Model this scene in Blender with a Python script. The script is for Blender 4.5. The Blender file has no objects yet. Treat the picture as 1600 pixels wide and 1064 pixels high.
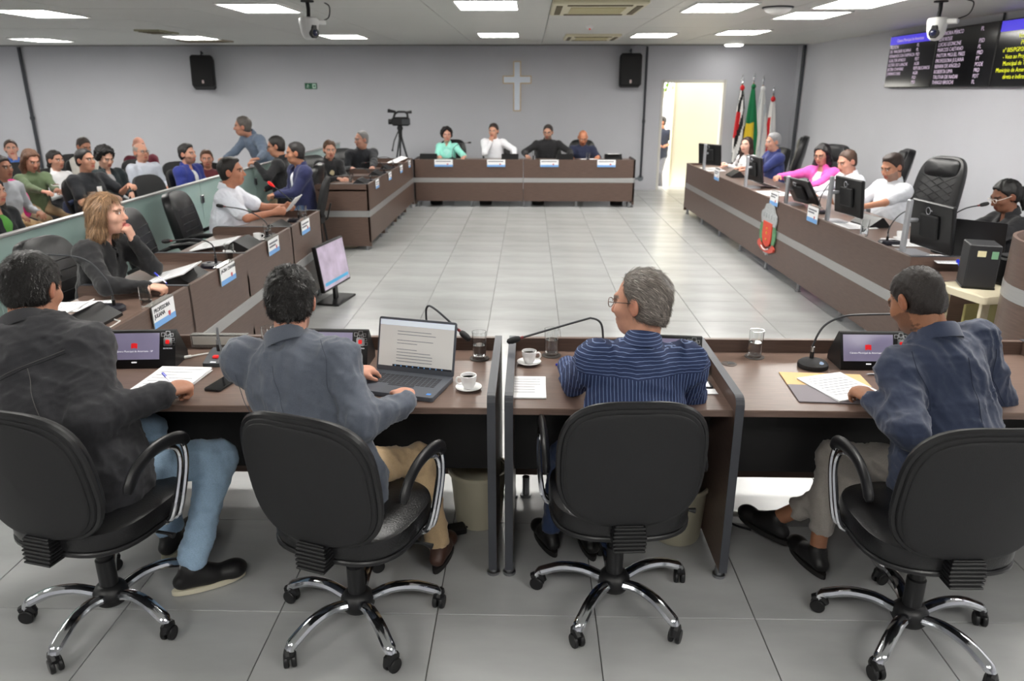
import bpy, bmesh, math, random
import numpy as np
from mathutils import Vector, Matrix

# ------------------------------------------------------------------ camera, world, exposure
SC = bpy.context.scene
COL = SC.collection
R = math.radians
cam_d = bpy.data.cameras.new('camera')
cam = bpy.data.objects.new('camera', cam_d)
COL.objects.link(cam)
SC.camera = cam
cam_d.sensor_width = 36.0
cam_d.lens = 36.0 * 1163.0 / 1600.0
cam.location = (0, 0, 1.87)
cam.rotation_euler = (R(90 - 18.6), 0, math.atan(28 / 1163 * math.cos(R(18.6))))
cam_d.clip_start = 0.05
cam_d.dof.use_dof = True
cam_d.dof.focus_distance = 2.75
cam_d.dof.aperture_fstop = 3.6

SC.view_settings.view_transform = 'Standard'
SC.view_settings.look = 'None'
SC.view_settings.gamma = 1.0
SC.view_settings.use_curve_mapping = False
SC.view_settings.exposure = 0.0

world = bpy.data.worlds.new('world')
SC.world = world
world.use_nodes = True
bg = world.node_tree.nodes['Background']
bg.inputs[0].default_value = (1.0, 0.97, 0.9, 1)
bg.inputs[1].default_value = 6.0
PANEL_STRENGTH = 30.0

# ------------------------------------------------------------------ helpers: materials
MATS = {}
def srgb(r, g, b):
    def f(c):
        c /= 255.0
        return c / 12.92 if c <= 0.04045 else ((c + 0.055) / 1.055) ** 2.4
    return (f(r), f(g), f(b), 1.0)

def mat(name, col, rough=0.5, metal=0.0, noise=0.0, nscale=20.0, bump=0.0, bscale=60.0, stretch=None, spec=0.5,
        emit=None, estr=0.0, trans=0.0, coat=0.0, ior=1.45, attr=False, sheen=0.0, detail=4.0, objrand=0.0):
    if name in MATS:
        return MATS[name]
    m = bpy.data.materials.new(name)
    m.use_nodes = True
    nt = m.node_tree
    b = nt.nodes['Principled BSDF']
    c = srgb(*col)
    b.inputs['Base Color'].default_value = c
    b.inputs['Roughness'].default_value = rough
    b.inputs['Metallic'].default_value = metal
    b.inputs['Specular IOR Level'].default_value = spec
    b.inputs['Transmission Weight'].default_value = trans
    b.inputs['Coat Weight'].default_value = coat
    b.inputs['IOR'].default_value = ior
    b.inputs['Sheen Weight'].default_value = sheen
    if emit:
        b.inputs['Emission Color'].default_value = srgb(*emit)
        b.inputs['Emission Strength'].default_value = estr
    tc = nt.nodes.new('ShaderNodeTexCoord')
    vec = tc.outputs['Object']
    if stretch:
        mp = nt.nodes.new('ShaderNodeMapping')
        mp.inputs['Scale'].default_value = stretch
        nt.links.new(vec, mp.inputs['Vector'])
        vec = mp.outputs['Vector']
    src = None
    if attr:
        at = nt.nodes.new('ShaderNodeAttribute')
        at.attribute_name = 'col'
        src = at.outputs['Color']
    if noise > 0:
        n = nt.nodes.new('ShaderNodeTexNoise')
        n.inputs['Scale'].default_value = nscale
        n.inputs['Detail'].default_value = detail
        nt.links.new(vec, n.inputs['Vector'])
        mr = nt.nodes.new('ShaderNodeMapRange')
        mr.inputs['From Min'].default_value = 0.3
        mr.inputs['From Max'].default_value = 0.7
        mr.inputs['To Min'].default_value = 1 - noise
        mr.inputs['To Max'].default_value = 1 + noise
        nt.links.new(n.outputs['Fac'], mr.inputs['Value'])
        mx = nt.nodes.new('ShaderNodeMix')
        mx.data_type = 'RGBA'
        mx.blend_type = 'MULTIPLY'
        mx.inputs['Factor'].default_value = 1.0
        if src:
            nt.links.new(src, mx.inputs['A'])
        else:
            mx.inputs['A'].default_value = c
        nt.links.new(mr.outputs['Result'], mx.inputs['B'])
        src = mx.outputs['Result']
    if objrand > 0:
        oi = nt.nodes.new('ShaderNodeObjectInfo')
        mr = nt.nodes.new('ShaderNodeMapRange')
        mr.inputs['To Min'].default_value = 1 - objrand
        mr.inputs['To Max'].default_value = 1 + objrand
        nt.links.new(oi.outputs['Random'], mr.inputs['Value'])
        mx = nt.nodes.new('ShaderNodeMix')
        mx.data_type = 'RGBA'
        mx.blend_type = 'MULTIPLY'
        mx.inputs['Factor'].default_value = 1.0
        if src:
            nt.links.new(src, mx.inputs['A'])
        else:
            mx.inputs['A'].default_value = c
        nt.links.new(mr.outputs['Result'], mx.inputs['B'])
        src = mx.outputs['Result']
    if src:
        nt.links.new(src, b.inputs['Base Color'])
    if bump > 0:
        n = nt.nodes.new('ShaderNodeTexNoise')
        n.inputs['Scale'].default_value = bscale
        n.inputs['Detail'].default_value = 3
        nt.links.new(vec, n.inputs['Vector'])
        bp = nt.nodes.new('ShaderNodeBump')
        bp.inputs['Strength'].default_value = bump
        bp.inputs['Distance'].default_value = 0.004
        nt.links.new(n.outputs['Fac'], bp.inputs['Height'])
        nt.links.new(bp.outputs['Normal'], b.inputs['Normal'])
    MATS[name] = m
    return m

def stripe_mat(name, col, col2, period, width, axis=0, rough=0.8):
    """woven pin stripes: lines of the thread colour every 'period' metres along a local axis"""
    m = mat(name, col, rough, noise=0.12, nscale=300, bump=0.15, bscale=500)
    nt = m.node_tree
    b = nt.nodes['Principled BSDF']
    tc = nt.nodes.new('ShaderNodeTexCoord')
    sp = nt.nodes.new('ShaderNodeSeparateXYZ')
    nt.links.new(tc.outputs['Object'], sp.inputs[0])
    def tri(out):
        a = nt.nodes.new('ShaderNodeMath'); a.operation = 'MULTIPLY'; a.inputs[1].default_value = 1 / period
        nt.links.new(out, a.inputs[0])
        f = nt.nodes.new('ShaderNodeMath'); f.operation = 'FRACT'
        nt.links.new(a.outputs[0], f.inputs[0])
        l = nt.nodes.new('ShaderNodeMath'); l.operation = 'LESS_THAN'; l.inputs[1].default_value = width
        nt.links.new(f.outputs[0], l.inputs[0])
        return l.outputs[0]
    mx = nt.nodes.new('ShaderNodeMix'); mx.data_type = 'RGBA'
    mx.inputs['A'].default_value = srgb(*col)
    mx.inputs['B'].default_value = srgb(*col2)
    # yoke: above a given height the stripes run across the back, below it they run down
    hz = tri(sp.outputs[2]); vx = tri(sp.outputs[axis])
    g = nt.nodes.new('ShaderNodeMath'); g.operation = 'GREATER_THAN'; g.inputs[1].default_value = 0.93
    nt.links.new(sp.outputs[2], g.inputs[0])
    sel = nt.nodes.new('ShaderNodeMix'); sel.data_type = 'FLOAT'
    nt.links.new(g.outputs[0], sel.inputs[0]); nt.links.new(vx, sel.inputs[2]); nt.links.new(hz, sel.inputs[3])
    nt.links.new(sel.outputs[0], mx.inputs['Factor'])
    nt.links.new(mx.outputs['Result'], b.inputs['Base Color'])
    return m

# ------------------------------------------------------------------ helpers: geometry
def T(x, y, z): return Matrix.Translation((x, y, z))
def RX(a): return Matrix.Rotation(R(a), 4, 'X')
def RY(a): return Matrix.Rotation(R(a), 4, 'Y')
def RZ(a): return Matrix.Rotation(R(a), 4, 'Z')

def _put(bm, vs, fs, M=None, mi=0):
    if M is not None:
        vs = [M @ Vector(v) for v in vs]
    bv = [bm.verts.new(v) for v in vs]
    for f in fs:
        try:
            fc = bm.faces.new([bv[i] for i in f])
            fc.material_index = mi
        except ValueError:
            pass

def box(bm, x0, x1, y0, y1, z0, z1, b=0.0, M=None, mi=0):
    if b <= 0:
        vs = [(x0,y0,z0),(x1,y0,z0),(x1,y1,z0),(x0,y1,z0),(x0,y0,z1),(x1,y0,z1),(x1,y1,z1),(x0,y1,z1)]
        fs = [(0,3,2,1),(4,5,6,7),(0,1,5,4),(1,2,6,5),(2,3,7,6),(3,0,4,7)]
        _put(bm, vs, fs, M, mi)
        return
    b = min(b, (x1-x0)/2.01, (y1-y0)/2.01, (z1-z0)/2.01)
    X = (x0, x1); Y = (y0, y1); Z = (z0, z1)
    vs = []; ix = {}
    for i in (0,1):
        for j in (0,1):
            for k in (0,1):
                sx, sy, sz = (b if i == 0 else -b), (b if j == 0 else -b), (b if k == 0 else -b)
                for a in range(3):
                    p = [X[i]+sx, Y[j]+sy, Z[k]+sz]
                    p[a] = (X[i], Y[j], Z[k])[a]
                    ix[i,j,k,a] = len(vs); vs.append(tuple(p))
    fs = []
    def q(*k): fs.append([ix[t] for t in k])
    for s in (0,1):
        f = [(s,0,0,0),(s,1,0,0),(s,1,1,0),(s,0,1,0)]; q(*(f if s else f[::-1]))
        f = [(0,s,0,1),(0,s,1,1),(1,s,1,1),(1,s,0,1)]; q(*(f if s else f[::-1]))
        f = [(0,0,s,2),(1,0,s,2),(1,1,s,2),(0,1,s,2)]; q(*(f if s else f[::-1]))
    for j in (0,1):
        for k in (0,1):
            f = [(0,j,k,1),(0,j,k,2),(1,j,k,2),(1,j,k,1)]; q(*(f if (j ^ k) else f[::-1]))
    for i in (0,1):
        for k in (0,1):
            f = [(i,0,k,0),(i,0,k,2),(i,1,k,2),(i,1,k,0)]; q(*(f[::-1] if (i ^ k) else f))
    for i in (0,1):
        for j in (0,1):
            f = [(i,j,0,0),(i,j,0,1),(i,j,1,1),(i,j,1,0)]; q(*(f if (i ^ j) else f[::-1]))
    for i in (0,1):
        for j in (0,1):
            for k in (0,1):
                f = [(i,j,k,0),(i,j,k,1),(i,j,k,2)]; q(*(f if (i + j + k) % 2 else f[::-1]))
    _put(bm, vs, fs, M, mi)

def tube(bm, pts, r, n=8, caps=True, M=None, mi=0, flat=1.0):
    pts = [Vector(p) for p in pts]
    m = len(pts)
    rs = list(r) if hasattr(r, '__len__') else [r] * m
    tg = []
    for i in range(m):
        a = pts[max(i-1, 0)]; c = pts[min(i+1, m-1)]
        d = (c - a)
        tg.append(d.normalized() if d.length > 1e-9 else Vector((0,0,1)))
    up = Vector((0,0,1)) if abs(tg[0].z) < 0.9 else Vector((1,0,0))
    nx = tg[0].cross(up).normalized()
    vs = []; fs = []
    for i in range(m):
        nx = (nx - tg[i] * nx.dot(tg[i]))
        nx = nx.normalized() if nx.length > 1e-9 else tg[i].orthogonal().normalized()
        ny = tg[i].cross(nx)
        for k in range(n):
            a = 2*math.pi*k/n
            vs.append(pts[i] + nx*(math.cos(a)*rs[i]) + ny*(math.sin(a)*rs[i]*flat))
    for i in range(m-1):
        for k in range(n):
            fs.append((i*n+k, i*n+(k+1)%n, (i+1)*n+(k+1)%n, (i+1)*n+k))
    if caps:
        fs.append(tuple(range(n))[::-1]); fs.append(tuple((m-1)*n+k for k in range(n)))
    _put(bm, vs, fs, M, mi)

def lathe(bm, prof, n=24, M=None, mi=0, close=False):
    vs = []; fs = []
    for (r, z) in prof:
        for k in range(n):
            a = 2*math.pi*k/n
            vs.append((r*math.cos(a), r*math.sin(a), z))
    m = len(prof)
    for i in range(m - 1 + (1 if close else 0)):
        j = (i+1) % m
        for k in range(n):
            fs.append((i*n+k, i*n+(k+1)%n, j*n+(k+1)%n, j*n+k))
    if not close:
        if prof[0][0] > 1e-5: fs.append(tuple(range(n))[::-1])
        if prof[-1][0] > 1e-5: fs.append(tuple((m-1)*n+k for k in range(n)))
    _put(bm, vs, fs, M, mi)

def cyl(bm, x, y, z0, z1, r, n=16, M=None, mi=0, b=0.0):
    pr = [(r, z0), (r, z1)] if b <= 0 else [(r-b, z0), (r, z0+b), (r, z1-b), (r-b, z1)]
    MM = T(x, y, 0) if M is None else M @ T(x, y, 0)
    lathe(bm, pr, n, MM, mi)

def prism(bm, outline, d, M=None, mi=0, bev=0.0):
    """outline in XY, extruded 0..d in Z; optional inset bevel on the top"""
    n = len(outline)
    vs = [(x, y, 0) for x, y in outline]
    fs = [tuple(range(n))[::-1]]
    if bev > 0:
        cx = sum(p[0] for p in outline)/n; cy = sum(p[1] for p in outline)/n
        vs += [(x, y, d-bev) for x, y in outline]
        for x, y in outline:
            l = math.hypot(x-cx, y-cy) or 1
            vs.append((x-(x-cx)/l*bev, y-(y-cy)/l*bev, d))
        for i in range(n):
            j = (i+1) % n
            fs.append((i, j, n+j, n+i)); fs.append((n+i, n+j, 2*n+j, 2*n+i))
        fs.append(tuple(2*n+i for i in range(n)))
    else:
        vs += [(x, y, d) for x, y in outline]
        for i in range(n):
            j = (i+1) % n
            fs.append((i, j, n+j, n+i))
        fs.append(tuple(n+i for i in range(n)))
    _put(bm, vs, fs, M, mi)

def rrect(w, h, r, n=5, cx=0, cy=0):
    o = []
    for sx, sy, a0 in ((1,1,0),(-1,1,90),(-1,-1,180),(1,-1,270)):
        for i in range(n+1):
            a = R(a0 + 90*i/n)
            o.append((cx+sx*(w/2-r)+r*math.cos(a), cy+sy*(h/2-r)+r*math.sin(a)))
    return o

def sphere(bm, c, r, n=12, m=8, M=None, mi=0):
    rx, ry, rz = r if hasattr(r, '__len__') else (r, r, r)
    pr = [(math.sin(math.pi*i/m), -math.cos(math.pi*i/m)) for i in range(m+1)]
    MM = T(*c) @ Matrix.Diagonal((rx, ry, rz, 1))
    if M is not None: MM = M @ MM
    pr[0] = (1e-4, -1); pr[-1] = (1e-4, 1)
    lathe(bm, pr, n, MM, mi)

def BM(): return bmesh.new()

def obj(name, bm, m, parent=None, smooth=35, M=None):
    me = bpy.data.meshes.new(name)
    if M is not None:
        bmesh.ops.transform(bm, matrix=M, verts=bm.verts)
    bmesh.ops.recalc_face_normals(bm, faces=bm.faces)
    bm.to_mesh(me); bm.free()
    for x in (m if isinstance(m, (list, tuple)) else [m]):
        me.materials.append(x)
    if smooth:
        me.polygons.foreach_set('use_smooth', [True]*len(me.polygons))
        me.set_sharp_from_angle(angle=R(smooth))
    o = bpy.data.objects.new(name, me)
    COL.objects.link(o)
    if parent: o.parent = parent
    return o

def tag(o, label, cat, group=None, kind=None):
    if label: o['label'] = label
    if cat: o['category'] = cat
    if group: o['group'] = group
    if kind: o['kind'] = kind
    return o

def thing(name, label, cat, loc=(0,0,0), rz=0, group=None):
    o = bpy.data.objects.new(name, None)
    o.empty_display_size = 0.1
    COL.objects.link(o)
    o.location = loc
    o.rotation_euler = (0, 0, R(rz))
    return tag(o, label, cat, group)

def struct(name, bm, m, parent=None, smooth=35):
    o = obj(name, bm, m, parent, smooth)
    if parent is None: o['kind'] = 'structure'
    return o

def kids(o): return [c for c in bpy.data.objects if c.parent == o]
def dup(root, loc, rz, label=None, group=None):
    r = root.copy(); COL.objects.link(r)
    r.location = loc; r.rotation_euler = (0, 0, R(rz))
    if label: r['label'] = label
    if group: r['group'] = group
    for ch in root.children:
        c = ch.copy(); COL.objects.link(c); c.parent = r
        for g in ch.children:
            d = g.copy(); COL.objects.link(d); d.parent = c
    return r

_txt = {}
def text_obj(name, s, size, m, parent=None, M=None, align='LEFT', ext=0.0004, bold=0.0):
    cu = bpy.data.curves.new('t', 'FONT')
    cu.body = s; cu.size = size; cu.align_x = align; cu.extrude = ext; cu.resolution_u = 2; cu.offset = bold
    to = bpy.data.objects.new('t', cu)
    me = bpy.data.meshes.new_from_object(to)
    bpy.data.objects.remove(to); bpy.data.curves.remove(cu)
    me.materials.clear(); me.materials.append(m)
    if M is not None: me.transform(M)
    o = bpy.data.objects.new(name, me)
    COL.objects.link(o)
    if parent: o.parent = parent
    return o

def bez(pts, n=8):
    """Catmull-Rom through pts"""
    P = [Vector(p) for p in pts]
    P = [P[0]*2-P[1]] + P + [P[-1]*2-P[-2]]
    out = []
    for i in range(1, len(P)-2):
        for k in range(n):
            t = k/n
            a, b, c, d = P[i-1], P[i], P[i+1], P[i+2]
            out.append(0.5*((2*b)+(c-a)*t+(2*a-5*b+4*c-d)*t*t+(3*b-a-3*c+d)*t**3))
    out.append(P[-2])
    return out

# ------------------------------------------------------------------ materials
M_wall = mat('wall_paint', (196, 197, 203), 0.62, noise=0.02, nscale=1.5, bump=0.06, bscale=90)
M_ceil = mat('ceiling_panel', (196, 197, 192), 0.45, noise=0.03, nscale=2.0, stretch=(0.4, 12, 1), objrand=0.02)
M_ceilgap = mat('ceiling_gap', (120, 120, 116), 0.7)
M_tile = mat('porcelain_tile', (165, 166, 166), 0.24, noise=0.13, nscale=2.6, detail=8, objrand=0.035, bump=0.02, bscale=40, spec=0.45, stretch=(0.5, 1.6, 1))
M_grout = mat('grout', (82, 82, 80), 0.9)
M_wood = mat('brown_laminate', (92, 74, 66), 0.38, noise=0.16, nscale=9, stretch=(1.0, 1.0, 14), detail=8)
M_woodtop = mat('brown_laminate_top', (106, 87, 78), 0.33, noise=0.15, nscale=9, stretch=(1.0, 14, 14), detail=8)
M_woody = mat('brown_laminate_top_lengthwise', (106, 87, 78), 0.33, noise=0.15, nscale=9, stretch=(14, 1.0, 14), detail=8)
M_edge = mat('charcoal_edge_band', (62, 64, 70), 0.45)
M_blackpanel = mat('black_melamine', (20, 19, 20), 0.5)
M_alu = mat('brushed_aluminium', (178, 178, 178), 0.38, metal=0.75, noise=0.05, nscale=6, stretch=(1, 1, 60))
M_chrome = mat('chrome', (215, 217, 222), 0.12, metal=1.0)
M_steel = mat('satin_steel', (150, 152, 155), 0.3, metal=1.0)
M_blk = mat('black_plastic', (20, 20, 22), 0.42)
M_blkm = mat('matt_black_plastic', (25, 25, 27), 0.7, bump=0.1, bscale=400)
M_dgrey = mat('dark_grey_plastic', (52, 54, 58), 0.45)
M_leather = mat('black_leather', (22, 22, 24), 0.33, bump=0.25, bscale=160, noise=0.1, nscale=40)
M_fabric = mat('charcoal_upholstery', (27, 27, 29), 0.62, bump=0.3, bscale=500, noise=0.12, nscale=250)
M_piping = mat('black_piping', (26, 26, 28), 0.35)
M_white = mat('white_plastic', (226, 226, 224), 0.4)
M_paper = mat('white_paper', (238, 238, 240), 0.8, noise=0.015, nscale=8)
M_print = mat('printed_ink', (120, 122, 130), 0.8)
M_ink = mat('dark_ink', (38, 40, 48), 0.7)
M_china = mat('white_china', (240, 240, 240), 0.15, spec=0.6)
M_coffee = mat('coffee', (60, 36, 22), 0.1)
M_glass = mat('clear_glass', (250, 252, 252), 0.02, trans=1.0, ior=1.45)
M_water = mat('water', (248, 250, 252), 0.0, trans=1.0, ior=1.33)
M_frost = mat('frosted_green_glass', (150, 172, 167), 0.2, spec=0.6, noise=0.03, nscale=1.2, coat=0.3)
M_acrylic = mat('clear_acrylic', (225, 225, 222), 0.08, trans=0.85, ior=1.2)
M_darkpipe = mat('dark_grey_conduit', (62, 64, 70), 0.5)
M_greypipe = mat('grey_conduit', (120, 126, 132), 0.45)
M_red = mat('red_plastic', (200, 28, 30), 0.4, emit=(220, 25, 25), estr=0.5)
M_blue = mat('blue_plastic', (40, 52, 190), 0.3)
M_cream = mat('cream_wall', (238, 230, 205), 0.7, noise=0.02, nscale=2)
M_beige = mat('beige_laminate', (214, 204, 178), 0.5, noise=0.03, nscale=5)
M_acw = mat('aged_cream_plastic', (206, 200, 172), 0.5)
M_light = mat('led_diffuser', (255, 255, 255), 0.5, emit=(255, 252, 246), estr=PANEL_STRENGTH)
M_skirt = mat('blue_print', (120, 170, 225), 0.6)

# ------------------------------------------------------------------ the room
X0, X1, Y0, Y1, ZC = -11.6, 5.0, -3.2, 15.0, 2.64
bm = BM(); box(bm, X0-.2, X1+.2, Y0-.2, 15.4, -0.12, -0.006)
floor = struct('floor', bm, M_grout)
TX, TY, G = 0.595, 0.63, 0.0035
def proj(X, Y, Z):
    yw = cam.rotation_euler[2]; p = R(18.6)
    c, s = math.cos(yw), math.sin(yw)
    r = X*c+Y*s; fw = -X*s+Y*c; up = Z-1.87
    d = fw*math.cos(p)-up*math.sin(p); v = -(up*math.cos(p)+fw*math.sin(p))
    return (800+1163*r/d, 532+1163*v/d, d)
cells = []
ix0, ix1 = math.floor((X0-.26)/TX), math.ceil((X1-.26)/TX)
iy0, iy1 = math.floor((Y0-2.32)/TY), math.ceil((15.2-2.32)/TY)
for i in range(ix0, ix1):
    for j in range(iy0, iy1):
        cx, cy = .26+(i+.5)*TX, 2.32+(j+.5)*TY
        u, v, d = proj(cx, cy, 0)
        vis = d > 0.3 and -120 < u < 1720 and 290 < v < 1180 and not (cx < -3.4 and cy < 15)
        cells.append((0 if vis else 1, cx*cx+cy*cy, cx, cy))
cells.sort()
bm = BM(); box(bm, -TX/2+G/2, TX/2-G/2, -TY/2+G/2, TY/2-G/2, -0.010, 0.0, 0.0015)
t0 = obj('tile', bm, M_tile, floor, smooth=0)
t0.location = (cells[0][2], cells[0][3], 0)
for k, (vis, _, cx, cy) in enumerate(cells[1:300]):
    t = t0.copy(); COL.objects.link(t); t.parent = floor; t.location = (cx, cy, 0)
bm = BM()
for (vis, _, cx, cy) in cells[300:]:
    box(bm, cx-TX/2+G/2, cx+TX/2-G/2, cy-TY/2+G/2, cy+TY/2-G/2, -0.010, 0.0)
o = obj('far_tiles', bm, M_tile, floor, smooth=0); o['kind'] = 'stuff'

DX0, DX1, DZ = 2.52, 3.70, 2.02
bm = BM()
box(bm, X0-.2, DX0, Y1, Y1+.15, 0, ZC+.1); box(bm, DX1, X1+.2, Y1, Y1+.15, 0, ZC+.1); box(bm, DX0, DX1, Y1, Y1+.15, DZ, ZC+.1)
wall_back = struct('wall_back', bm, M_wall, smooth=0)
bm = BM(); box(bm, X1, X1+.15, Y0, Y1, 0, ZC+.1); struct('wall_right', bm, M_wall, smooth=0)
bm = BM(); box(bm, X0-.15, X0, Y0, Y1, 0, ZC+.1); struct('wall_left', bm, M_wall, smooth=0)
bm = BM(); box(bm, X0-.15, X1+.15, Y0-.15, Y0, 0, ZC+.1); struct('wall_front', bm, M_wall, smooth=0)
# ceiling: a slab with lay-in panels
bm = BM(); box(bm, X0-.2, X1+.2, Y0-.2, Y1+.2, ZC+.014, ZC+.13)
ceiling = struct('ceiling', bm, M_ceilgap, smooth=0)
CX, CY = 1.2, 1.24
bm = BM(); box(bm, -CX/2+.003, CX/2-.003, -CY/2+.003, CY/2-.003, ZC, ZC+.016, 0.002)
c0 = obj('ceiling_panel', bm, M_ceil, ceiling, smooth=0)
first = True
nx = int((X1-X0)/CX)+1; ny = int((Y1-Y0)/CY)+1
for i in range(nx):
    for j in range(ny):
        cx = X1 - (i+.5)*CX; cy = 9.25 + (j - math.ceil((9.25-Y0)/CY) + .5)*CY
        if cy > Y1-.1 or cy < Y0: continue
        c = c0 if first else c0.copy()
        if not first: COL.objects.link(c); c.parent = ceiling
        c.location = (cx, cy, random.Random(i*99+j).uniform(-.001, .001)); first = False

bm = BM(); box(bm, 0, 7, 15.4, 22, -.6, -.345); struct('floor_yard', bm, mat('yard_concrete', (190, 186, 176), .85, noise=.08, nscale=3), smooth=0)
# outside the doorway: a covered passage with a cream partition, a white wall and shrubs beyond
bm = BM(); box(bm, 2.93, 6.0, 15.85, 15.97, -.345, 2.7)
p = struct('wall_passage', bm, M_cream, smooth=0)
bm = BM(); box(bm, 2.90, 2.94, 15.82, 15.98, -.345, 2.7); struct('trim_1', bm, mat('cream_trim', (205, 196, 168), .6), smooth=0)
bm = BM(); box(bm, 1.2, 4.5, 18.2, 18.35, -.345, 1.72); struct('wall_yard', bm, mat('white_render', (240, 240, 238), .8), smooth=0)
bm = BM(); box(bm, 1.2, 4.5, 18.16, 18.39, 1.72, 1.84); struct('trim_2', bm, mat('stone_coping', (196, 184, 150), .8), smooth=0)
rnd = random.Random(5)
def shrub(name, label, x, y, z, rx, ry, rz, n, col, seed):
    rn = random.Random(seed)
    t = thing(name, label, 'shrub', (x, y, 0))
    b = BM()
    for k in range(n):
        a = rn.uniform(0, 6.28); cz = rn.uniform(-1, 1); rr = rn.uniform(.55, 1)*math.sqrt(1-cz*cz)
        c = Vector((rx*rr*math.cos(a), ry*rr*math.sin(a), z+rz*cz))
        Mx = Matrix.Translation(c) @ Matrix.Rotation(rn.uniform(0, 6.28), 4, 'Z') @ Matrix.Rotation(rn.uniform(-1, 1), 4, 'X') @ Matrix.Diagonal((.09, .16, 1, 1))
        _put(b, [(-.5,0,0),(0,-.6,.01),(.5,0,0),(0,.7,-.02)], [(0,1,2,3)], Mx)
    f = obj('foliage', b, col, t, smooth=0); f['kind'] = 'stuff'
    b = BM()
    for k in range(5): tube(b, [(0,0,0),(.1*math.cos(k*1.3),.1*math.sin(k*1.3),z*.6),(.4*rx*math.cos(k*1.3),.4*ry*math.sin(k*1.3),z)], [.04,.03,.012], 6)
    obj('stem', b, mat('bark', (92, 72, 54), .9), t)
shrub('garden_shrub', 'light green leafy shrub seen above the yard wall through the doorway', 3.1, 19.2, 2.2, 1.5, .6, .75, 900, mat('leaf_green', (128, 168, 70), .6, objrand=.1, noise=.3, nscale=4), 3)

# door leaf: none in view; plain jamb lining
bm = BM()
box(bm, DX0-.02, DX0+.03, Y1-.015, Y1+.165, 0, DZ+.03, .004); box(bm, DX1-.03, DX1+.02, Y1-.015, Y1+.165, 0, DZ+.03, .004); box(bm, DX0, DX1, Y1-.015, Y1+.165, DZ-.02, DZ+.03, .004)
struct('door_1', bm, mat('jamb_paint', (214, 212, 205), .5))

# conduits and pipes on the walls
def pipe(pts, r, label, m=M_darkpipe, couplers=()):
    t = thing('conduit_pipe', label, 'pipe', pts[0])
    b = BM(); q = Vector(pts[0]); tube(b, [Vector(p)-q for p in pts], r, 10); obj('pipe', b, m, t)
    b = BM()
    for c in couplers:
        c = Vector(c)-q; cyl(b, c.x, c.y, c.z-.03, c.z+.03, r*1.35, 10)
    if couplers: obj('coupling', b, m, t)
    return t
pipe([(-9.72, Y1-.04, 0), (-9.72, Y1-.04, ZC)], .032, 'dark vertical pipe on the back wall behind the audience, far left', couplers=[(-9.72, Y1-.04, 1.35)])
t = pipe([(2.19, Y1-.035, .24), (2.19, Y1-.035, ZC)], .022, 'grey vertical conduit on the back wall left of the doorway', M_darkpipe, couplers=[(2.19, Y1-.035, 1.3)])
b = BM(); lathe(b, [(.001,-.05),(.055,-.05),(.06,-.045),(.06,.0),(.001,.0)], 16, RX(90) @ T(0,-.05,0) if False else Matrix.Translation((0,0.03,-.02)) @ RX(90)); obj('junction_box', b, M_greypipe, t)
b = BM(); tube(b, [(-.06,0,-.02),(-.55,0,-.02)], .018, 8); obj('branch_pipe', b, M_greypipe, t)
pipe([(X1-.045, 14.55, 0), (X1-.045, 14.55, ZC)], .03, 'dark vertical pipe in the corner behind the flags', couplers=[])
pipe([(X1-.02, 8.62, 2.55), (X1-.02, 8.62, ZC)], .012, 'thin conduit above the wall screens running to the ceiling')

# ------------------------------------------------------------------ ceiling fittings
def light_fitting():
    t = thing('ceiling_light', '', 'ceiling light', (0, 0, ZC))
    W, D = .56, .80
    b = BM()
    for (x0, x1, y0, y1) in ((-W/2-.02, W/2+.02, -D/2-.02, -D/2), (-W/2-.02, W/2+.02, D/2, D/2+.02), (-W/2-.02, -W/2, -D/2, D/2), (W/2, W/2+.02, -D/2, D/2)):
        box(b, x0, x1, y0, y1, -.018, .004, .003)
    obj('frame', b, M_white, t)
    b = BM(); box(b, -W/2, W/2, -D/2, D/2, -.012, .002); obj('diffuser', b, M_light, t, smooth=0)
    return t
L0 = light_fitting()
seen = {(-.41, 7.68): 'square ceiling light panel at top centre of the frame', (-2.65, 7.9): 'ceiling light panel beside the left ceiling camera',
        (-5.15, 8.4): 'nearer of the two light panels at the far left of the ceiling', (1.83, 7.95): 'ceiling light panel just right of the big air conditioner',
        (3.03, 7.6): 'ceiling light panel cut by the top edge, near the right ceiling camera', (3.0, 8.75): 'ceiling light panel beside the white smoke detector',
        (-.46, 11.7): 'small far light panel above the wall cross', (-2.8, 12.0): 'far ceiling light panel right of the left ceiling camera',
        (-7.85, 12.7): 'farther of the two light panels at the far left of the ceiling', (1.8, 11.8): 'far light panel between the small air conditioner and the right',
        (2.95, 11.25): 'far light panel nearest to the right wall corner'}
pos = list(seen) + [(x, y) for y in (3.6, -.4) for x in (-7.6, -5.1, -2.65, -.4, 1.83, 3.0)] + [(-7.6, 8.4), (-10.2, 8.4), (-5.2, 12.2), (-10.2, 12.5), (4.2, 3.6)]
for i, (x, y) in enumerate(pos):
    lb = seen.get((x, y), 'square light panel in the ceiling above and behind the photographer')
    if i == 0:
        L0.location = (x, y, ZC); L0['label'] = lb; L0['group'] = 'ceiling light panels'
    else:
        dup(L0, (x, y, ZC), 0, lb, 'ceiling light panels')
# round downlight near the corner
t = thing('round_downlight', 'small oval downlight near the back right corner of the ceiling', 'ceiling light', (3.62, 14.3, ZC))
b = BM(); lathe(b, [(.001,-.03),(.13,-.03),(.15,-.02),(.16,.0)], 24); obj('diffuser', b, M_light, t)
b = BM(); lathe(b, [(.16,-.012),(.175,-.012),(.18,.0),(.16,.0)], 24, close=True); obj('ring', b, M_white, t)

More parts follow.
